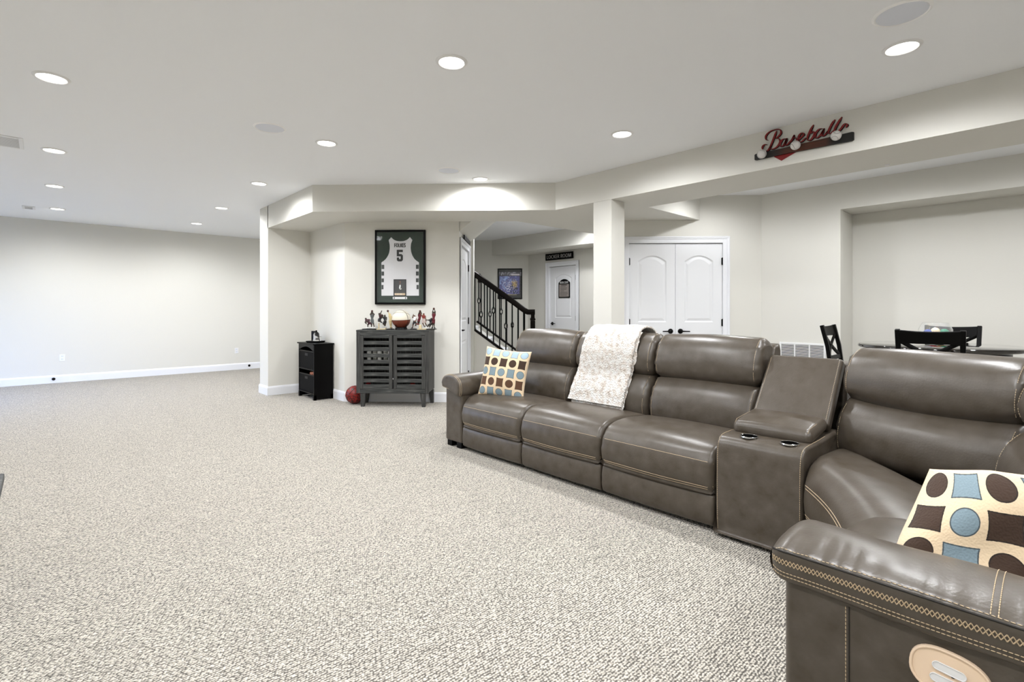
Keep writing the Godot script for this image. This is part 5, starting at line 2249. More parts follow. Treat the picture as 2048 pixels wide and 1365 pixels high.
	figurine("pair of red figurines, one leaping with a ball, on a cream base", 1345, 205, Color(0.80, 0.74, 0.60), [
		[{"head": [1385, 345], "neck": [1388, 315], "sl": [1362, 305], "sr": [1415, 305], "waist": [1385, 235], "hip": [1378, 200], "el": [1372, 345, 20], "hl": [1398, 385, 15], "er": [1428, 345, 10], "hr": [1410, 385, 10], "kl": [1350, 155, 10], "fl": [1342, 105], "kr": [1378, 150], "fr": [1365, 95, -5]}, skin1, red, red, Color(0.12, 0.01, 0.01)],
		[{"head": [1478, 320, 5], "neck": [1478, 290, 5], "sl": [1452, 280, 15], "sr": [1510, 275, -5], "waist": [1475, 215], "hip": [1475, 185], "el": [1430, 300, 20], "hl": [1415, 340, 25], "er": [1525, 225, 15], "hr": [1535, 175, 25], "kl": [1460, 115, 10], "fl": [1490, 50, -5], "kr": [1520, 125, 15], "fr": [1535, 75, 10]}, skin2, Color(0.20, 0.025, 0.018), Color(0.5, 0.4, 0.38), black],
	], [[1398, 395, 15, "ball", 0], [1400, 90, 0, "support", 60]])
	figurine("pair of figurines, one crouching in black, the tall one in red reaching up", 1555, 205, Color(0.12, 0.10, 0.06), [
		[{"head": [1655, 215, 15], "neck": [1640, 195, 12], "sl": [1620, 195, 25], "sr": [1660, 175, 5], "waist": [1640, 130], "hip": [1645, 100], "el": [1590, 190, 25], "hl": [1550, 195, 30], "er": [1668, 140, 20], "hr": [1650, 110, 30], "kl": [1590, 80, 20], "fl": [1550, 20, 10], "kr": [1625, 60, 15], "fr": [1590, 12, 20]}, skin1, black, black, white],
		[{"head": [1712, 355, 5], "neck": [1708, 325, 5], "sl": [1680, 315], "sr": [1735, 312], "waist": [1702, 235], "hip": [1700, 195], "el": [1682, 375, 10], "hl": [1698, 435, 10], "er": [1742, 375, 8], "hr": [1722, 435, 10], "kl": [1685, 105, 5], "fl": [1680, 15], "kr": [1715, 105], "fr": [1720, 15]}, skin1, red, red, black],
	], [[1710, 450, 8, "ball", 0]])


func coffee_table() -> void:
	var t := thing("coffee_table", "dark grey wooden table top corner cut by the left edge of the picture", "table", Vector3(-0.66, 0, -3.06))
	var g := Geo.new()
	g.rbox(Vector3(0, 0.432, 0), Vector3(1.06, 0.036, 0.70), 0.007, Transform3D.IDENTITY, 2)
	obj("table_top", g, mat.grey_wood, t)
	for s in [[-1, -1], [1, -1], [-1, 1], [1, 1]]:
		g = Geo.new()
		g.rbox(Vector3(s[0] * 0.42, 0.207, s[1] * 0.26), Vector3(0.07, 0.414, 0.07), 0.006)
		obj("leg", g, mat.grey_wood_upright, t)
	g = Geo.new()
	for s in [-1, 1]:
		g.rbox(Vector3(0, 0.37, s * 0.26), Vector3(0.77, 0.08, 0.022), 0.003)
		g.rbox(Vector3(s * 0.42, 0.37, 0), Vector3(0.022, 0.08, 0.45), 0.003)
	obj("apron", g, mat.grey_wood, t)


# ---------------------------------------------------------------- signs and frames

func build_signs() -> void:
	jersey_frame()
	poster()
	baseball_sign()
	door_signs()


func frame_geo(w: float, h: float, fw: float, depth: float) -> Geo:
	var g := Geo.new()
	for s in [-1, 1]:
		g.rbox(Vector3(s * (w / 2 - fw / 2), 0, depth / 2), Vector3(fw, h, depth), 0.004)
		g.rbox(Vector3(0, s * (h / 2 - fw / 2), depth / 2), Vector3(w - 2 * fw, fw, depth), 0.004)
	return g


func jersey_frame() -> void:
	var w := 0.677
	var h := 0.990
	var D := 9.46
	var mid := Vector3(3.503 + 0.003, 1.793, -5.947 - 0.007)
	var k := (D - (mid.x - mid.z)) / 2.0
	mid += Vector3(k, 0, -k)
	var t := thing("framed_jersey", "black frame with a white basketball jersey on dark green, over the grey cabinet", "framed jersey", mid, -PI / 4)
	obj("frame", frame_geo(w, h, 0.026, 0.036), mat.black_lacquer, t)
	var g := Geo.new()
	g.rbox(Vector3(0, 0, 0.006), Vector3(w - 0.05, h - 0.05, 0.008))
	var gm := plain("green_mat", Color(0.05, 0.15, 0.09), 0.8)
	gm.metallic_specular = 0.08
	obj("mat_board", g, gm, t)
	var s := 0.001194
	var P := func(x: float, y: float) -> Vector2: return Vector2((x - 578.0) * s, (543.0 - y) * s)
	var raw := [[475, 208], [463, 222], [447, 240], [458, 290], [460, 330], [454, 375], [440, 412], [418, 446], [390, 472], [365, 488], [365, 860], [786, 860], [786, 488], [762, 474], [735, 450], [712, 412], [699, 375], [693, 330], [697, 280], [712, 240], [697, 222], [685, 208], [668, 226], [648, 240], [615, 251], [578, 254], [540, 250], [512, 240], [492, 226]]
	var poly := PackedVector2Array()
	for q in raw:
		poly.append(P.call(q[0], q[1]))
	g = Geo.new()
	g.prism(poly, 0.007, shift(Vector3(0, 0, 0.010)))
	var cloth := plain("jersey_cloth", Color(0.84, 0.84, 0.85), 0.8)
	cloth.heightmap_enabled = true
	cloth.heightmap_texture = noise_tex(51, 0.012, 256, 3)
	cloth.heightmap_scale = 0.8
	triplanar(cloth, Vector3.ONE * 1.5, false)
	var j := obj("jersey_cloth", g, cloth, t)
	var green := plain("stripe_green", Color(0.03, 0.085, 0.06), 0.7)
	for i in 4:
		var y0: float = [515, 590, 667, 740][i]
		var y1: float = [562, 636, 710, 788][i]
		for side in 2:
			g = Geo.new()
			var x0 := 367.0 if side == 0 else (753.0 if i < 3 else 760.0)
			var x1: float = ([397, 395, 393, 388][i]) if side == 0 else 784.0
			var a: Vector2 = P.call(x0, y1)
			var b: Vector2 = P.call(x1, y0)
			g.rbox(Vector3((a.x + b.x) / 2, (a.y + b.y) / 2, 0.0178), Vector3(b.x - a.x, b.y - a.y, 0.0016))
			obj("stripe", g, green, j)
	# lettering: tall narrow block capitals
	var tm := text("FOLKES", 0.075, 0.002, true)
	var bb := tm.get_aabb()
	g = Geo.new()
	for dx in [-0.0016, 0.0, 0.0016]:
		g.add(tm, Transform3D(Basis(Vector3(0.150 / bb.size.x, 0, 0), Vector3(0, 0.054 / bb.size.y, 0), Vector3(0, 0, 1)), Vector3(P.call(574, 0).x + dx - bb.get_center().x * 0.150 / bb.size.x, P.call(0, 298).y - bb.get_center().y * 0.054 / bb.size.y, 0.0185 + dx * 0.1)))
	obj("name_lettering", g, mat.print_black, j)
	g = Geo.new()
	# block numeral 5
	for pl in [[[538, 348], [606, 348], [606, 374], [563, 374], [563, 396], [590, 396], [607, 410], [607, 462], [592, 478], [553, 478], [539, 464], [539, 434], [563, 434], [563, 452], [582, 452], [582, 421], [538, 421]]]:
		var pp := PackedVector2Array()
		for q in pl:
			pp.append(P.call(q[0], q[1]))
		g.prism(pp, 0.002, shift(Vector3(0, 0, 0.0172)))
	obj("number", g, mat.print_black, j)
	# small photograph at the hem
	g = Geo.new()
	var c0: Vector2 = P.call(503, 866)
	var c1: Vector2 = P.call(645, 677)
	var cen := (c0 + c1) / 2
	g.rbox(Vector3(cen.x, cen.y, 0.0195), Vector3(c1.x - c0.x, c1.y - c0.y, 0.005), 0.001)
	var ph := obj("photo_mount", g, mat.print_black, t)
	g = Geo.new()
	var hw := (c1.x - c0.x) / 2 - 0.014
	var hh := (c1.y - c0.y) / 2 - 0.014
	g.flat([Vector3(cen.x - hw, cen.y - hh, 0.0224), Vector3(cen.x + hw, cen.y - hh, 0.0224), Vector3(cen.x + hw, cen.y + hh, 0.0224), Vector3(cen.x - hw, cen.y + hh, 0.0224)], Vector3(0, 0, 1), [Vector2(0, 1), Vector2(1, 1), Vector2(1, 0), Vector2(0, 0)])
	var pm := plain("photo_print", Color(1, 1, 1), 0.5)
	pm.albedo_texture = action_photo()
	obj("photo", g, pm, ph)
	g = Geo.new()
	c0 = P.call(492, 898)
	c1 = P.call(652, 873)
	g.rbox(Vector3((c0.x + c1.x) / 2, (c0.y + c1.y) / 2, 0.012), Vector3(c1.x - c0.x, c1.y - c0.y, 0.004), 0.001)
	var np := obj("name_plate", g, mat.white_plastic, t)
	for x in [510, 636]:
		g = Geo.new()
		var q: Vector2 = P.call(x, 885.5)
		g.prism(PackedVector2Array([q + Vector2(-0.006, -0.011), q + Vector2(0.002, -0.011), q + Vector2(0.007, 0.004), q + Vector2(0.004, 0.011), q + Vector2(-0.003, 0.009), q + Vector2(-0.007, 0.0)]), 0.001, shift(Vector3(0, 0, 0.014)))
		obj("emblem", g, mat.print_black, np)
	g = Geo.new()
	g.rbox(Vector3(0, 0, 0.031), Vector3(w - 0.05, h - 0.05, 0.002))
	obj("glazing", g, mat.frame_glass, t)


func action_photo() -> ImageTexture:
	# dark crowd, a pale figure reaching up, a light floor
	var im := Image.create_empty(96, 128, false, Image.FORMAT_RGB8)
	var nz := FastNoiseLite.new()
	nz.seed = 71
	nz.frequency = 0.09
	for y in 128:
		for x in 96:
			var v := clampf(0.07 + nz.get_noise_2d(x, y * 1.2) * 0.22, 0.01, 0.5)
			var c := Color(v * 1.05, v, v * 0.9)
			if y > 110:
				c = Color(0.75, 0.62, 0.45).lerp(Color(0.9, 0.85, 0.78), clampf(nz.get_noise_2d(x * 2, 5) + 0.5, 0, 1))
			# figure
			var d1 := segment_d(Vector2(x, y), Vector2(52, 18), Vector2(50, 45)) - 2.5
			var d2 := segment_d(Vector2(x, y), Vector2(50, 45), Vector2(46, 66)) - 7.0
			var d3 := segment_d(Vector2(x, y), Vector2(50, 78), Vector2(60, 72)) - 4.0
			if d2 < 0.0:
				c = Color(0.88, 0.90, 0.88)
			elif d3 < 0.0:
				c = Color(0.75, 0.75, 0.72)
			elif d1 < 0.0 or Vector2(x, y).distance_to(Vector2(48, 33)) < 5.0:
				c = Color(0.40, 0.28, 0.20)
			elif Vector2(x, y).distance_to(Vector2(50, 12)) < 5.0:
				c = Color(0.55, 0.28, 0.12)
			im.set_pixel(x, y, c)
	return ImageTexture.create_from_image(im)


func segment_d(p: Vector2, a: Vector2, b: Vector2) -> float:
	return p.distance_to(Geometry2D.get_closest_point_to_segment(p, a, b))


func poster() -> void:
	var D := 15.33
	var mid := Vector3((7.171 + 7.536) / 2, (2.107 + 1.463) / 2, (-8.159 - 7.794) / 2)
	var t := thing("framed_poster", "black framed blue sports poster on the wall behind the stair railing", "poster", mid, -PI / 4)
	var w := 0.525
	var h := 0.655
	obj("frame", frame_geo(w, h, 0.022, 0.022), mat.black_lacquer, t)
	var g := Geo.new()
	g.flat([Vector3(-w / 2 + 0.02, -h / 2 + 0.02, 0.010), Vector3(w / 2 - 0.02, -h / 2 + 0.02, 0.010), Vector3(w / 2 - 0.02, h / 2 - 0.02, 0.010), Vector3(-w / 2 + 0.02, h / 2 - 0.02, 0.010)], Vector3(0, 0, 1), [Vector2(0, 1), Vector2(1, 1), Vector2(1, 0), Vector2(0, 0)])
	var n := 160
	var im := Image.create_empty(n, n, false, Image.FORMAT_RGB8)
	var nz := FastNoiseLite.new()
	nz.seed = 81
	nz.frequency = 0.03
	var nw := FastNoiseLite.new()
	nw.seed = 82
	nw.frequency = 0.07
	for y in n:
		for x in n:
			var u := x / float(n)
			var v := y / float(n)
			var c := Color(0.02, 0.025, 0.02)
			if v > 0.09 and v < 0.21:
				c = Color(0.28, 0.27, 0.30).lerp(Color(0.85, 0.85, 0.9), clampf(nw.get_noise_2d(x, y * 0.5) * 1.6 + 0.15, 0, 1))
				if u > 0.55 and u < 0.92 and v > 0.15:
					c = Color(0.9, 0.88, 0.9)
			elif v > 0.23 and v < 0.86 and u > 0.03 and u < 0.92:
				c = Color(0.34, 0.34, 0.62).lerp(Color(0.62, 0.74, 0.95), clampf(nz.get_noise_2d(x, y) * 1.4 + 0.75 - u - v * 0.5, 0, 1))
				var s := clampf(nw.get_noise_2d(x * 1.3, y * 1.3) * 3.0 + 0.6 - Vector2(u, v).distance_to(Vector2(0.45, 0.60)) * 3.6, 0, 1)
				c = c.lerp(Color(0.93, 0.93, 0.97), s)
				s = clampf(1.6 - Vector2(u, v * 0.8).distance_to(Vector2(0.70, 0.42)) * 11.0 + nw.get_noise_2d(x, y + 90) * 1.2, 0, 1)
				c = c.lerp(Color(0.86, 0.74, 0.45), s)
				s = clampf(nw.get_noise_2d(x + 200, y) * 4.0 + 0.5 - Vector2(u, v).distance_to(Vector2(0.72, 0.76)) * 5.0, 0, 1)
				c = c.lerp(Color(0.06, 0.09, 0.16), s)
			elif v >= 0.86 and v < 0.90 and u > 0.15 and u < 0.8:
				c = Color(0.55, 0.52, 0.40)
			im.set_pixel(x, y, c)
	var m := plain("poster_print", Color(1, 1, 1), 0.4)
	m.albedo_texture = ImageTexture.create_from_image(im)
	obj("print", g, m, t)
	g = Geo.new()
	g.rbox(Vector3(0, 0, 0.016), Vector3(w - 0.04, h - 0.04, 0.002))
	obj("glazing", g, mat.frame_glass, t)


func ribbon(g: Geo, raw: Array, z: float, depth: float, wide: float, thin: float) -> void:
	# a pen stroke with a broad nib: wide on the down strokes, thin across; raw in centimetres
	var pts := []
	for i in raw.size() - 1:
		var a := Vector2(raw[i][0], raw[i][1])
		var b := Vector2(raw[i + 1][0], raw[i + 1][1])
		var pa := Vector2(raw[maxi(i - 1, 0)][0], raw[maxi(i - 1, 0)][1])
		var pb := Vector2(raw[mini(i + 2, raw.size() - 1)][0], raw[mini(i + 2, raw.size() - 1)][1])
		for k in 6:
			pts.append(a.cubic_interpolate(b, pa, pb, k / 6.0))
	pts.append(Vector2(raw[raw.size() - 1][0], raw[raw.size() - 1][1]))
	var rows := []
	for i in pts.size():
		var d: Vector2 = (pts[mini(i + 1, pts.size() - 1)] - pts[maxi(i - 1, 0)]).normalized()
		var n := Vector2(-d.y, d.x)
		# nib held across the slant of the letters
		var w := lerpf(thin, wide, pow(absf(d.dot(Vector2(0.45, 0.89))), 2.2)) * 0.5
		var e := minf(i, pts.size() - 1 - i) / 4.0
		w *= clampf(0.35 + e * 0.65, 0.0, 1.0)
		var p: Vector2 = pts[i] * 0.01
		var q := n * w * 0.01
		rows.append([Vector3(p.x - q.x, p.y - q.y, z), Vector3(p.x + q.x, p.y + q.y, z), Vector3(p.x + q.x * 0.8, p.y + q.y * 0.8, z + depth), Vector3(p.x - q.x * 0.8, p.y - q.y * 0.8, z + depth)])
	g.grid(rows, false, true)
	g.flat(rows[0])
	g.flat(rows[rows.size() - 1])


func baseball_sign() -> void:
	# local x along +z of the room, y up, z towards the room
	var t := thing("baseball_sign", "red script sign reading Baseball over a bat with three balls on the beam", "sign", Vector3(4.42, 2.515, -1.732), -PI / 2)
	t.rotation.z = 0.0
	var L := 0.711
	# bat plank
	var g := Geo.new()
	var poly := PackedVector2Array([Vector2(0.0, -0.024), Vector2(0.012, -0.028), Vector2(0.20, -0.0255), Vector2(L - 0.012, -0.034), Vector2(L, -0.028), Vector2(L, 0.028), Vector2(L - 0.012, 0.032), Vector2(0.20, 0.023), Vector2(0.012, 0.024), Vector2(0.0, 0.018)])
	g.prism(poly, 0.018, shift(Vector3(0, 0, 0.004)))
	var bm := plain("bat_wood", Color(1, 1, 1), 0.5)
	var im := Image.create_empty(256, 32, false, Image.FORMAT_RGB8)
	var nz := FastNoiseLite.new()
	nz.seed = 91
	nz.frequency = 0.02
	for y in 32:
		for x in 256:
			var u := x / 256.0
			var c := Color(0.27, 0.125, 0.055) * (1.0 + 0.35 * nz.get_noise_2d(x * 0.5, y * 9.0))
			var dark := clampf((0.34 - u) / 0.20, 0, 1) + clampf((u - 0.74) / 0.10, 0, 1)
			c = c.lerp(Color(0.022, 0.018, 0.016), clampf(dark, 0, 1))
			c.a = 1
			im.set_pixel(x, y, c)
	bm.albedo_texture = ImageTexture.create_from_image(im)
	bm.uv1_scale = Vector3(1.0 / L, 8.0, 1)
	obj("bat_plank", g, bm, t)
	# home plate behind
	g = Geo.new()
	g.prism(PackedVector2Array([Vector2(0.150, 0.02), Vector2(0.335, 0.02), Vector2(0.335, -0.018), Vector2(0.205, -0.072), Vector2(0.150, -0.030)]), 0.006, shift(Vector3(0, 0, 0.0)))
	obj("home_plate", g, mat.sign_red, t)
	# letters, centimetres from the left end of the bat; every letter leans to the right
	var letters := [
		[[[4.2, 2.4], [4.0, 4.6], [5.6, 5.9], [7.6, 5.4]], [[5.2, 1.6], [8.0, 1.4], [10.2, 4.6], [12.6, 9.8], [14.2, 13.4]], [[8.4, 8.2], [6.6, 9.4], [6.6, 11.8], [9.4, 13.9], [13.6, 14.4], [16.6, 13.6], [17.2, 11.0], [14.8, 8.9], [12.4, 8.6]], [[12.4, 8.6], [15.4, 8.0], [16.6, 5.4], [14.6, 2.6], [11.4, 1.6], [9.4, 2.8], [10.4, 4.0]]],
		[[[20.8, 7.2], [18.4, 7.0], [16.8, 4.6], [17.2, 2.6], [19.0, 2.8], [20.6, 5.2], [21.4, 7.4]], [[21.4, 7.4], [20.2, 4.0], [20.6, 2.6], [22.4, 3.2], [24.0, 5.2]]],
		[[[23.2, 3.4], [25.4, 6.2], [26.4, 8.6]], [[26.4, 8.6], [26.2, 7.0], [28.0, 5.4], [27.8, 3.4], [25.6, 2.6], [24.2, 3.4]]],
		[[[28.0, 3.8], [30.4, 5.2], [32.6, 7.0], [32.2, 8.4], [30.4, 8.0], [29.2, 5.6], [29.6, 3.2], [31.6, 2.8], [34.2, 4.8]]],
		[[[39.2, 15.0], [37.2, 9.6], [35.2, 4.6], [35.6, 2.8], [37.4, 2.6], [39.2, 4.6], [39.6, 6.8], [38.6, 7.8], [37.2, 6.8]]],
		[[[45.4, 8.0], [43.0, 8.4], [40.6, 6.4], [40.2, 3.8], [41.6, 3.0], [44.0, 4.8], [46.0, 8.2]], [[46.0, 8.2], [44.6, 5.0], [44.8, 3.4], [46.4, 3.8], [48.2, 5.6]]],
		[[[46.8, 4.4], [48.4, 6.0]], [[52.6, 15.0], [50.6, 10.6], [48.8, 6.2], [48.8, 4.2], [50.4, 4.0], [52.0, 5.6]]],
		[[[56.8, 16.2], [54.6, 11.0], [52.6, 6.4], [52.6, 4.4], [54.2, 4.0], [56.2, 5.4], [57.6, 7.2], [59.0, 8.0], [59.9, 7.0], [59.2, 5.4]]],
	]
	for l in letters:
		var back := Geo.new()
		var front := Geo.new()
		for st in l:
			var big := []
			for q in st:
				var y: float = q[1]
				if l == letters[0]:
					y = 3.2 + (y - 1.4) * 1.21
				else:
					y = 4.2 + (y - 2.6) * 1.17 if y <= 8.4 else 11.0 + (y - 8.4) * 0.68
				big.append([6.2 + (q[0] - 4.0) * 1.085, y])
			ribbon(back, big, 0.010, 0.006, 2.2, 0.75)
			ribbon(front, big, 0.016, 0.003, 1.6, 0.36)
		var o := obj("letter", back, mat.print_black, t)
		obj("red_face", front, mat.sign_red, o)
	# three half balls as hooks
	for c in [[0.066, 0.006], [0.322, 0.018], [0.602, 0.024]]:
		var xf := Transform3D(Basis.from_euler(Vector3(0.3, c[0] * 3.0, 0.5 + c[0] * 2.0)), Vector3(c[0], c[1], 0.040))
		var o := obj("baseball", ball_mesh(0.0365, -PI / 2, PI / 2, xf), mat.ball_leather, t)
		g = Geo.new()
		for s in [-1, 1]:
			var pts := []
			for i in 40:
				var a := TAU * i / 40
				var th := 0.95 + 0.35 * cos(2.0 * a)
				pts.append(xf * (Vector3(s * cos(th), sin(th) * cos(a), sin(th) * sin(a)) * 0.0366))
			g.tube(pts, 0.0011, 4, true)
		obj("stitching", g, mat.stitch_grey, o)


func door_signs() -> void:
	# LOCKER ROOM over the door
	var XL := 7.63
	var t := thing("room_sign", "black sign reading LOCKER ROOM standing on the door casing", "sign", Vector3(XL - 0.022, 2.303, -6.79), -PI / 2)
	var g := Geo.new()
	var w := 0.735
	var h := 0.135
	g.rbox(Vector3(0, 0, 0.010), Vector3(w, h, 0.018), 0.003)
	obj("board", g, mat.black_wood, t)
	var tm := text("LOCKER ROOM", 0.10, 0.002, false)
	var bb := tm.get_aabb()
	g = Geo.new()
	var kx := (w - 0.09) / bb.size.x
	var ky := 0.070 / bb.size.y
	g.add(tm, Transform3D(Basis(Vector3(kx, 0, 0), Vector3(0, ky, 0), Vector3(0, 0, 1)), Vector3(-bb.get_center().x * kx, -bb.get_center().y * ky, 0.0195)))
	obj("lettering", g, mat.sign_grey, t)
	# arched rules sign hung on the door
	t = thing("rules_sign", "small arched black and grey sign hanging on the locker room door", "sign", Vector3(XL + 0.030, 1.655, -6.70), -PI / 2)
	w = 0.295
	h = 0.375
	var arch := func(hw: float, hb: float, rise: float) -> PackedVector2Array:
		var p := PackedVector2Array([Vector2(-hw, -hb), Vector2(hw, -hb)])
		for i in 13:
			var u := 1.0 - 2.0 * i / 12.0
			p.append(Vector2(u * hw, hb - rise * u * u))
		return p
	g = Geo.new()
	g.prism(arch.call(w / 2, h / 2, 0.075), 0.012, shift(Vector3(0, 0, 0.002)))
	obj("board", g, mat.print_black, t)
	g = Geo.new()
	g.prism(PackedVector2Array([Vector2(-w / 2 + 0.02, -h / 2 + 0.02), Vector2(w / 2 - 0.02, -h / 2 + 0.02), Vector2(w / 2 - 0.02, h / 2 - 0.105), Vector2(-w / 2 + 0.02, h / 2 - 0.105)]), 0.001, shift(Vector3(0, 0, 0.014)))
	var pn := obj("text_panel", g, plain("sign_panel", Color(0.55, 0.52, 0.50), 0.6), t)
	tm = text("MAN CAVE", 0.06, 0.002, true)
	bb = tm.get_aabb()
	kx = (w - 0.07) / bb.size.x
	ky = 0.045 / bb.size.y
	g = Geo.new()
	g.add(tm, Transform3D(Basis(Vector3(kx, 0, 0), Vector3(0, ky, 0), Vector3(0, 0, 1)), Vector3(-bb.get_center().x * kx, h / 2 - 0.068 - bb.get_center().y * ky, 0.0148)))
	obj("lettering", g, mat.sign_grey, t)
	# the small print, unreadable from here: dark lines
	var rows := [[0.0, 0.15, 0.012], [-0.02, 0.13, 0.006], [-0.005, 0.17, 0.006], [-0.01, 0.15, 0.006], [-0.04, 0.09, 0.006], [-0.0, 0.19, 0.006], [0.0, 0.20, 0.006], [-0.01, 0.17, 0.006]]
	for i in rows.size():
		g = Geo.new()
		g.rbox(Vector3(rows[i][0], h / 2 - 0.122 - i * 0.029, 0.0152), Vector3(rows[i][1], rows[i][2], 0.0006))
		obj("small_print", g, mat.print_black, pn)


# ---------------------------------------------------------------- dining side

func build_dining() -> void:
	var c := Vector3(5.93, 0, -0.727)
	var t := thing("dining_table", "round counter height dark wooden table behind the sofa", "table", c)
	var g := Geo.new()
	g.lathe([Vector2(0.0, 0.872), Vector2(0.575, 0.872), Vector2(0.597, 0.878), Vector2(0.603, 0.890), Vector2(0.600, 0.904), Vector2(0.590, 0.910), Vector2(0.0, 0.910)], 64, Transform3D.IDENTITY, 50)
	obj("table_top", g, mat.espresso_gloss, t)
	g = Geo.new()
	g.lathe([Vector2(0.46, 0.79), Vector2(0.48, 0.79), Vector2(0.48, 0.872), Vector2(0.46, 0.872)], 48)
	obj("apron", g, mat.espresso_wood, t)
	g = Geo.new()
	g.lathe([Vector2(0.0, 0.03), Vector2(0.10, 0.03), Vector2(0.11, 0.12), Vector2(0.075, 0.2), Vector2(0.085, 0.45), Vector2(0.07, 0.7), Vector2(0.12, 0.79), Vector2(0.0, 0.79)], 28, Transform3D.IDENTITY, 50)
	obj("pedestal", g, mat.espresso_wood, t)
	for k in 4:
		g = Geo.new()
		var a := TAU * k / 4 + PI / 4
		var d := Vector3(cos(a), 0, sin(a))
		g.tube([d * 0.06 + Vector3.UP * 0.16, d * 0.22 + Vector3.UP * 0.11, d * 0.40 + Vector3.UP * 0.035], [0.045, 0.038, 0.032], 8)
		obj("foot", g, mat.espresso_wood, t)
	var ch := make_chair()
	ch.position = Vector3(5.40, 0, -0.70)
	ch.rotation.y = -PI / 2 + 0.06
	ch.set_meta("label", "black counter chair with a crossed back, the nearest one, its back to the sofa")
	dup(ch, Vector3(6.42, 0, -0.71), PI / 2, "black counter chair on the wall side of the round table, behind the glass bowl")
	dup(ch, Vector3(6.055, 0, -1.36), PI, "black counter chair seen edge on at the left of the round table")
	# bowl of coloured balls
	var bt := thing("glass_bowl", "round clear glass bowl of coloured balls on the dining table", "bowl", c + Vector3(0.0, 0.910, -0.02))
	g = Geo.new()
	g.lathe([Vector2(0.0, 0.0), Vector2(0.06, 0.0), Vector2(0.10, 0.03), Vector2(0.125, 0.085), Vector2(0.122, 0.14), Vector2(0.098, 0.19), Vector2(0.092, 0.20), Vector2(0.089, 0.20), Vector2(0.094, 0.189), Vector2(0.118, 0.14), Vector2(0.121, 0.085), Vector2(0.097, 0.034), Vector2(0.058, 0.005), Vector2(0.0, 0.005)], 40, Transform3D.IDENTITY, 60)
	obj("bowl", g, mat.thin_glass, bt)
	var cols := {"blue": Color(0.02, 0.06, 0.36), "cream": Color(0.85, 0.74, 0.50), "red": Color(0.60, 0.03, 0.04), "green": Color(0.01, 0.25, 0.14), "white": Color(0.85, 0.85, 0.85), "yellow": Color(0.85, 0.55, 0.05), "purple": Color(0.2, 0.03, 0.25)}
	var br := 0.0345
	var spots := [["blue", -0.052, 0.106, 0.035, "on top at the left"], ["cream", 0.0, 0.122, 0.028, "on top in the middle"], ["green", 0.062, 0.112, 0.018, "on top at the right"], ["red", 0.018, 0.075, 0.068, "in front below the cream ball"], ["red", -0.02, 0.042, 0.03, "low down"], ["white", -0.062, 0.055, 0.05, "low at the left"], ["green", 0.055, 0.052, 0.062, "low at the right"], ["yellow", 0.045, 0.050, -0.045, "at the back"], ["purple", -0.045, 0.060, -0.05, "at the back left"]]
	for s in spots:
		g = Geo.new()
		var pr := []
		for i in 15:
			var a := PI * i / 14.0
			pr.append(Vector2(sin(a) * br, -cos(a) * br))
		g.lathe(pr, 24, Transform3D.IDENTITY, 60)
		var o := obj("billiard_ball", g, ball_colour(s[0], cols[s[0]]))
		# the camera looks along (0.99, -0.12): x of the list runs across that line
		o.position = bt.position + Vector3(0.12 * s[1] - 0.99 * s[3], s[2], 0.99 * s[1] + 0.12 * s[3])
		tag(o, "%s ball in the glass bowl, %s" % [s[0], s[4]], "ball", "balls in the glass bowl")


func ball_colour(n: String, c: Color) -> Material:
	var key := "ball_" + n
	if not mat.has(key):
		var m := plain(key, c.linear_to_srgb(), 0.12)
		m.clearcoat_enabled = true
		m.clearcoat = 0.5
	return mat[key]


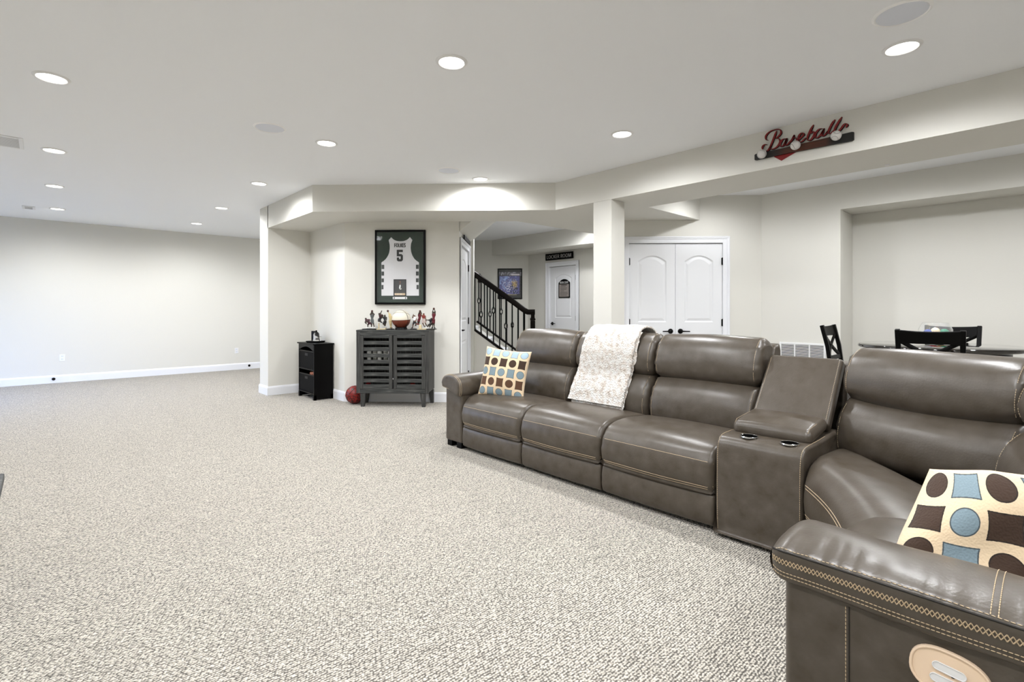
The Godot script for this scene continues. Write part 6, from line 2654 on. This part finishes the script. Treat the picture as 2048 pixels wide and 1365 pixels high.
func make_chair() -> Node3D:
	# local: z towards the back of the chair is +z, seat about the middle
	var t := thing("counter_chair", "black counter chair", "chair", Vector3.ZERO, 0.0, "black counter chairs")
	var M: Material = mat.black_lacquer
	var w := 0.43
	var sh := 0.61
	var g := Geo.new()
	g.rbox(Vector3(0, sh, 0.0), Vector3(w, 0.05, 0.42), 0.018, Transform3D.IDENTITY, 2)
	obj("seat", g, M, t)
	for s in [-1, 1]:
		g = Geo.new()
		g.rbox(Vector3(s * (w / 2 - 0.022), sh / 2 - 0.01, -0.17), Vector3(0.040, sh - 0.02, 0.040), 0.004)
		obj("leg", g, M, t)
		g = Geo.new()
		# the rear leg runs on into the back post, which leans
		var path := [Vector3(s * (w / 2 - 0.02), 0, 0.225), Vector3(s * (w / 2 - 0.02), 0.40, 0.192), Vector3(s * (w / 2 - 0.02), 0.62, 0.196), Vector3(s * (w / 2 - 0.018), 0.85, 0.225), Vector3(s * (w / 2 - 0.014), 1.062, 0.275)]
		for i in path.size() - 1:
			var a: Vector3 = path[i]
			var b: Vector3 = path[i + 1]
			var d := (b - a).normalized()
			var x := Vector3.RIGHT
			var z := x.cross(d).normalized()
			g.rbox(Vector3.ZERO, Vector3(0.034, a.distance_to(b) + 0.012, 0.036), 0.004, Transform3D(Basis(d.cross(z).normalized(), d, z), (a + b) / 2))
		obj("back_post", g, M, t)
	g = Geo.new()
	var tilt := Basis(Vector3.RIGHT, 0.23)
	g.rbox(Vector3.ZERO, Vector3(w - 0.03, 0.10, 0.022), 0.006, Transform3D(tilt, Vector3(0, 1.010, 0.268)), 1, 6, func(p: Vector3, q: Vector3) -> Vector3: return p + Vector3(0, 0.006 * q.x * q.x * signf(q.y), 0.022 * (1.0 - q.x * q.x)))
	obj("top_rail", g, M, t)
	g = Geo.new()
	g.rbox(Vector3.ZERO, Vector3(w - 0.06, 0.045, 0.020), 0.004, Transform3D(Basis(Vector3.RIGHT, 0.14), Vector3(0, 0.735, 0.212)))
	obj("lower_rail", g, M, t)
	for s in [-1, 1]:
		g = Geo.new()
		var pts := []
		for i in 9:
			var u := i / 8.0
			var y := lerpf(0.745, 0.970, u)
			var x: float = s * lerpf(-w / 2 + 0.035, w / 2 - 0.035, u)
			pts.append(Vector3(x, y + 0.0 * sin(PI * u), 0.212 + 0.046 * u + 0.012 * sin(PI * u)))
		var rows := []
		for i in 9:
			var d: Vector3 = (pts[mini(i + 1, 8)] - pts[maxi(i - 1, 0)]).normalized()
			var n := d.cross(Vector3(0, 0, 1)).normalized()
			rows.append([pts[i] + n * 0.016 + Vector3(0, 0, 0.008), pts[i] - n * 0.016 + Vector3(0, 0, 0.008), pts[i] - n * 0.016 - Vector3(0, 0, 0.008), pts[i] + n * 0.016 - Vector3(0, 0, 0.008)])
		g.grid(rows, false, true)
		obj("cross_slat", g, M, t)
	g = Geo.new()
	g.rbox(Vector3(0, 0.20, -0.17), Vector3(w - 0.08, 0.035, 0.022), 0.004)
	for s in [-1, 1]:
		g.rbox(Vector3(s * (w / 2 - 0.022), 0.25, 0.015), Vector3(0.022, 0.03, 0.36), 0.004)
	obj("stretcher", g, M, t)
	return t
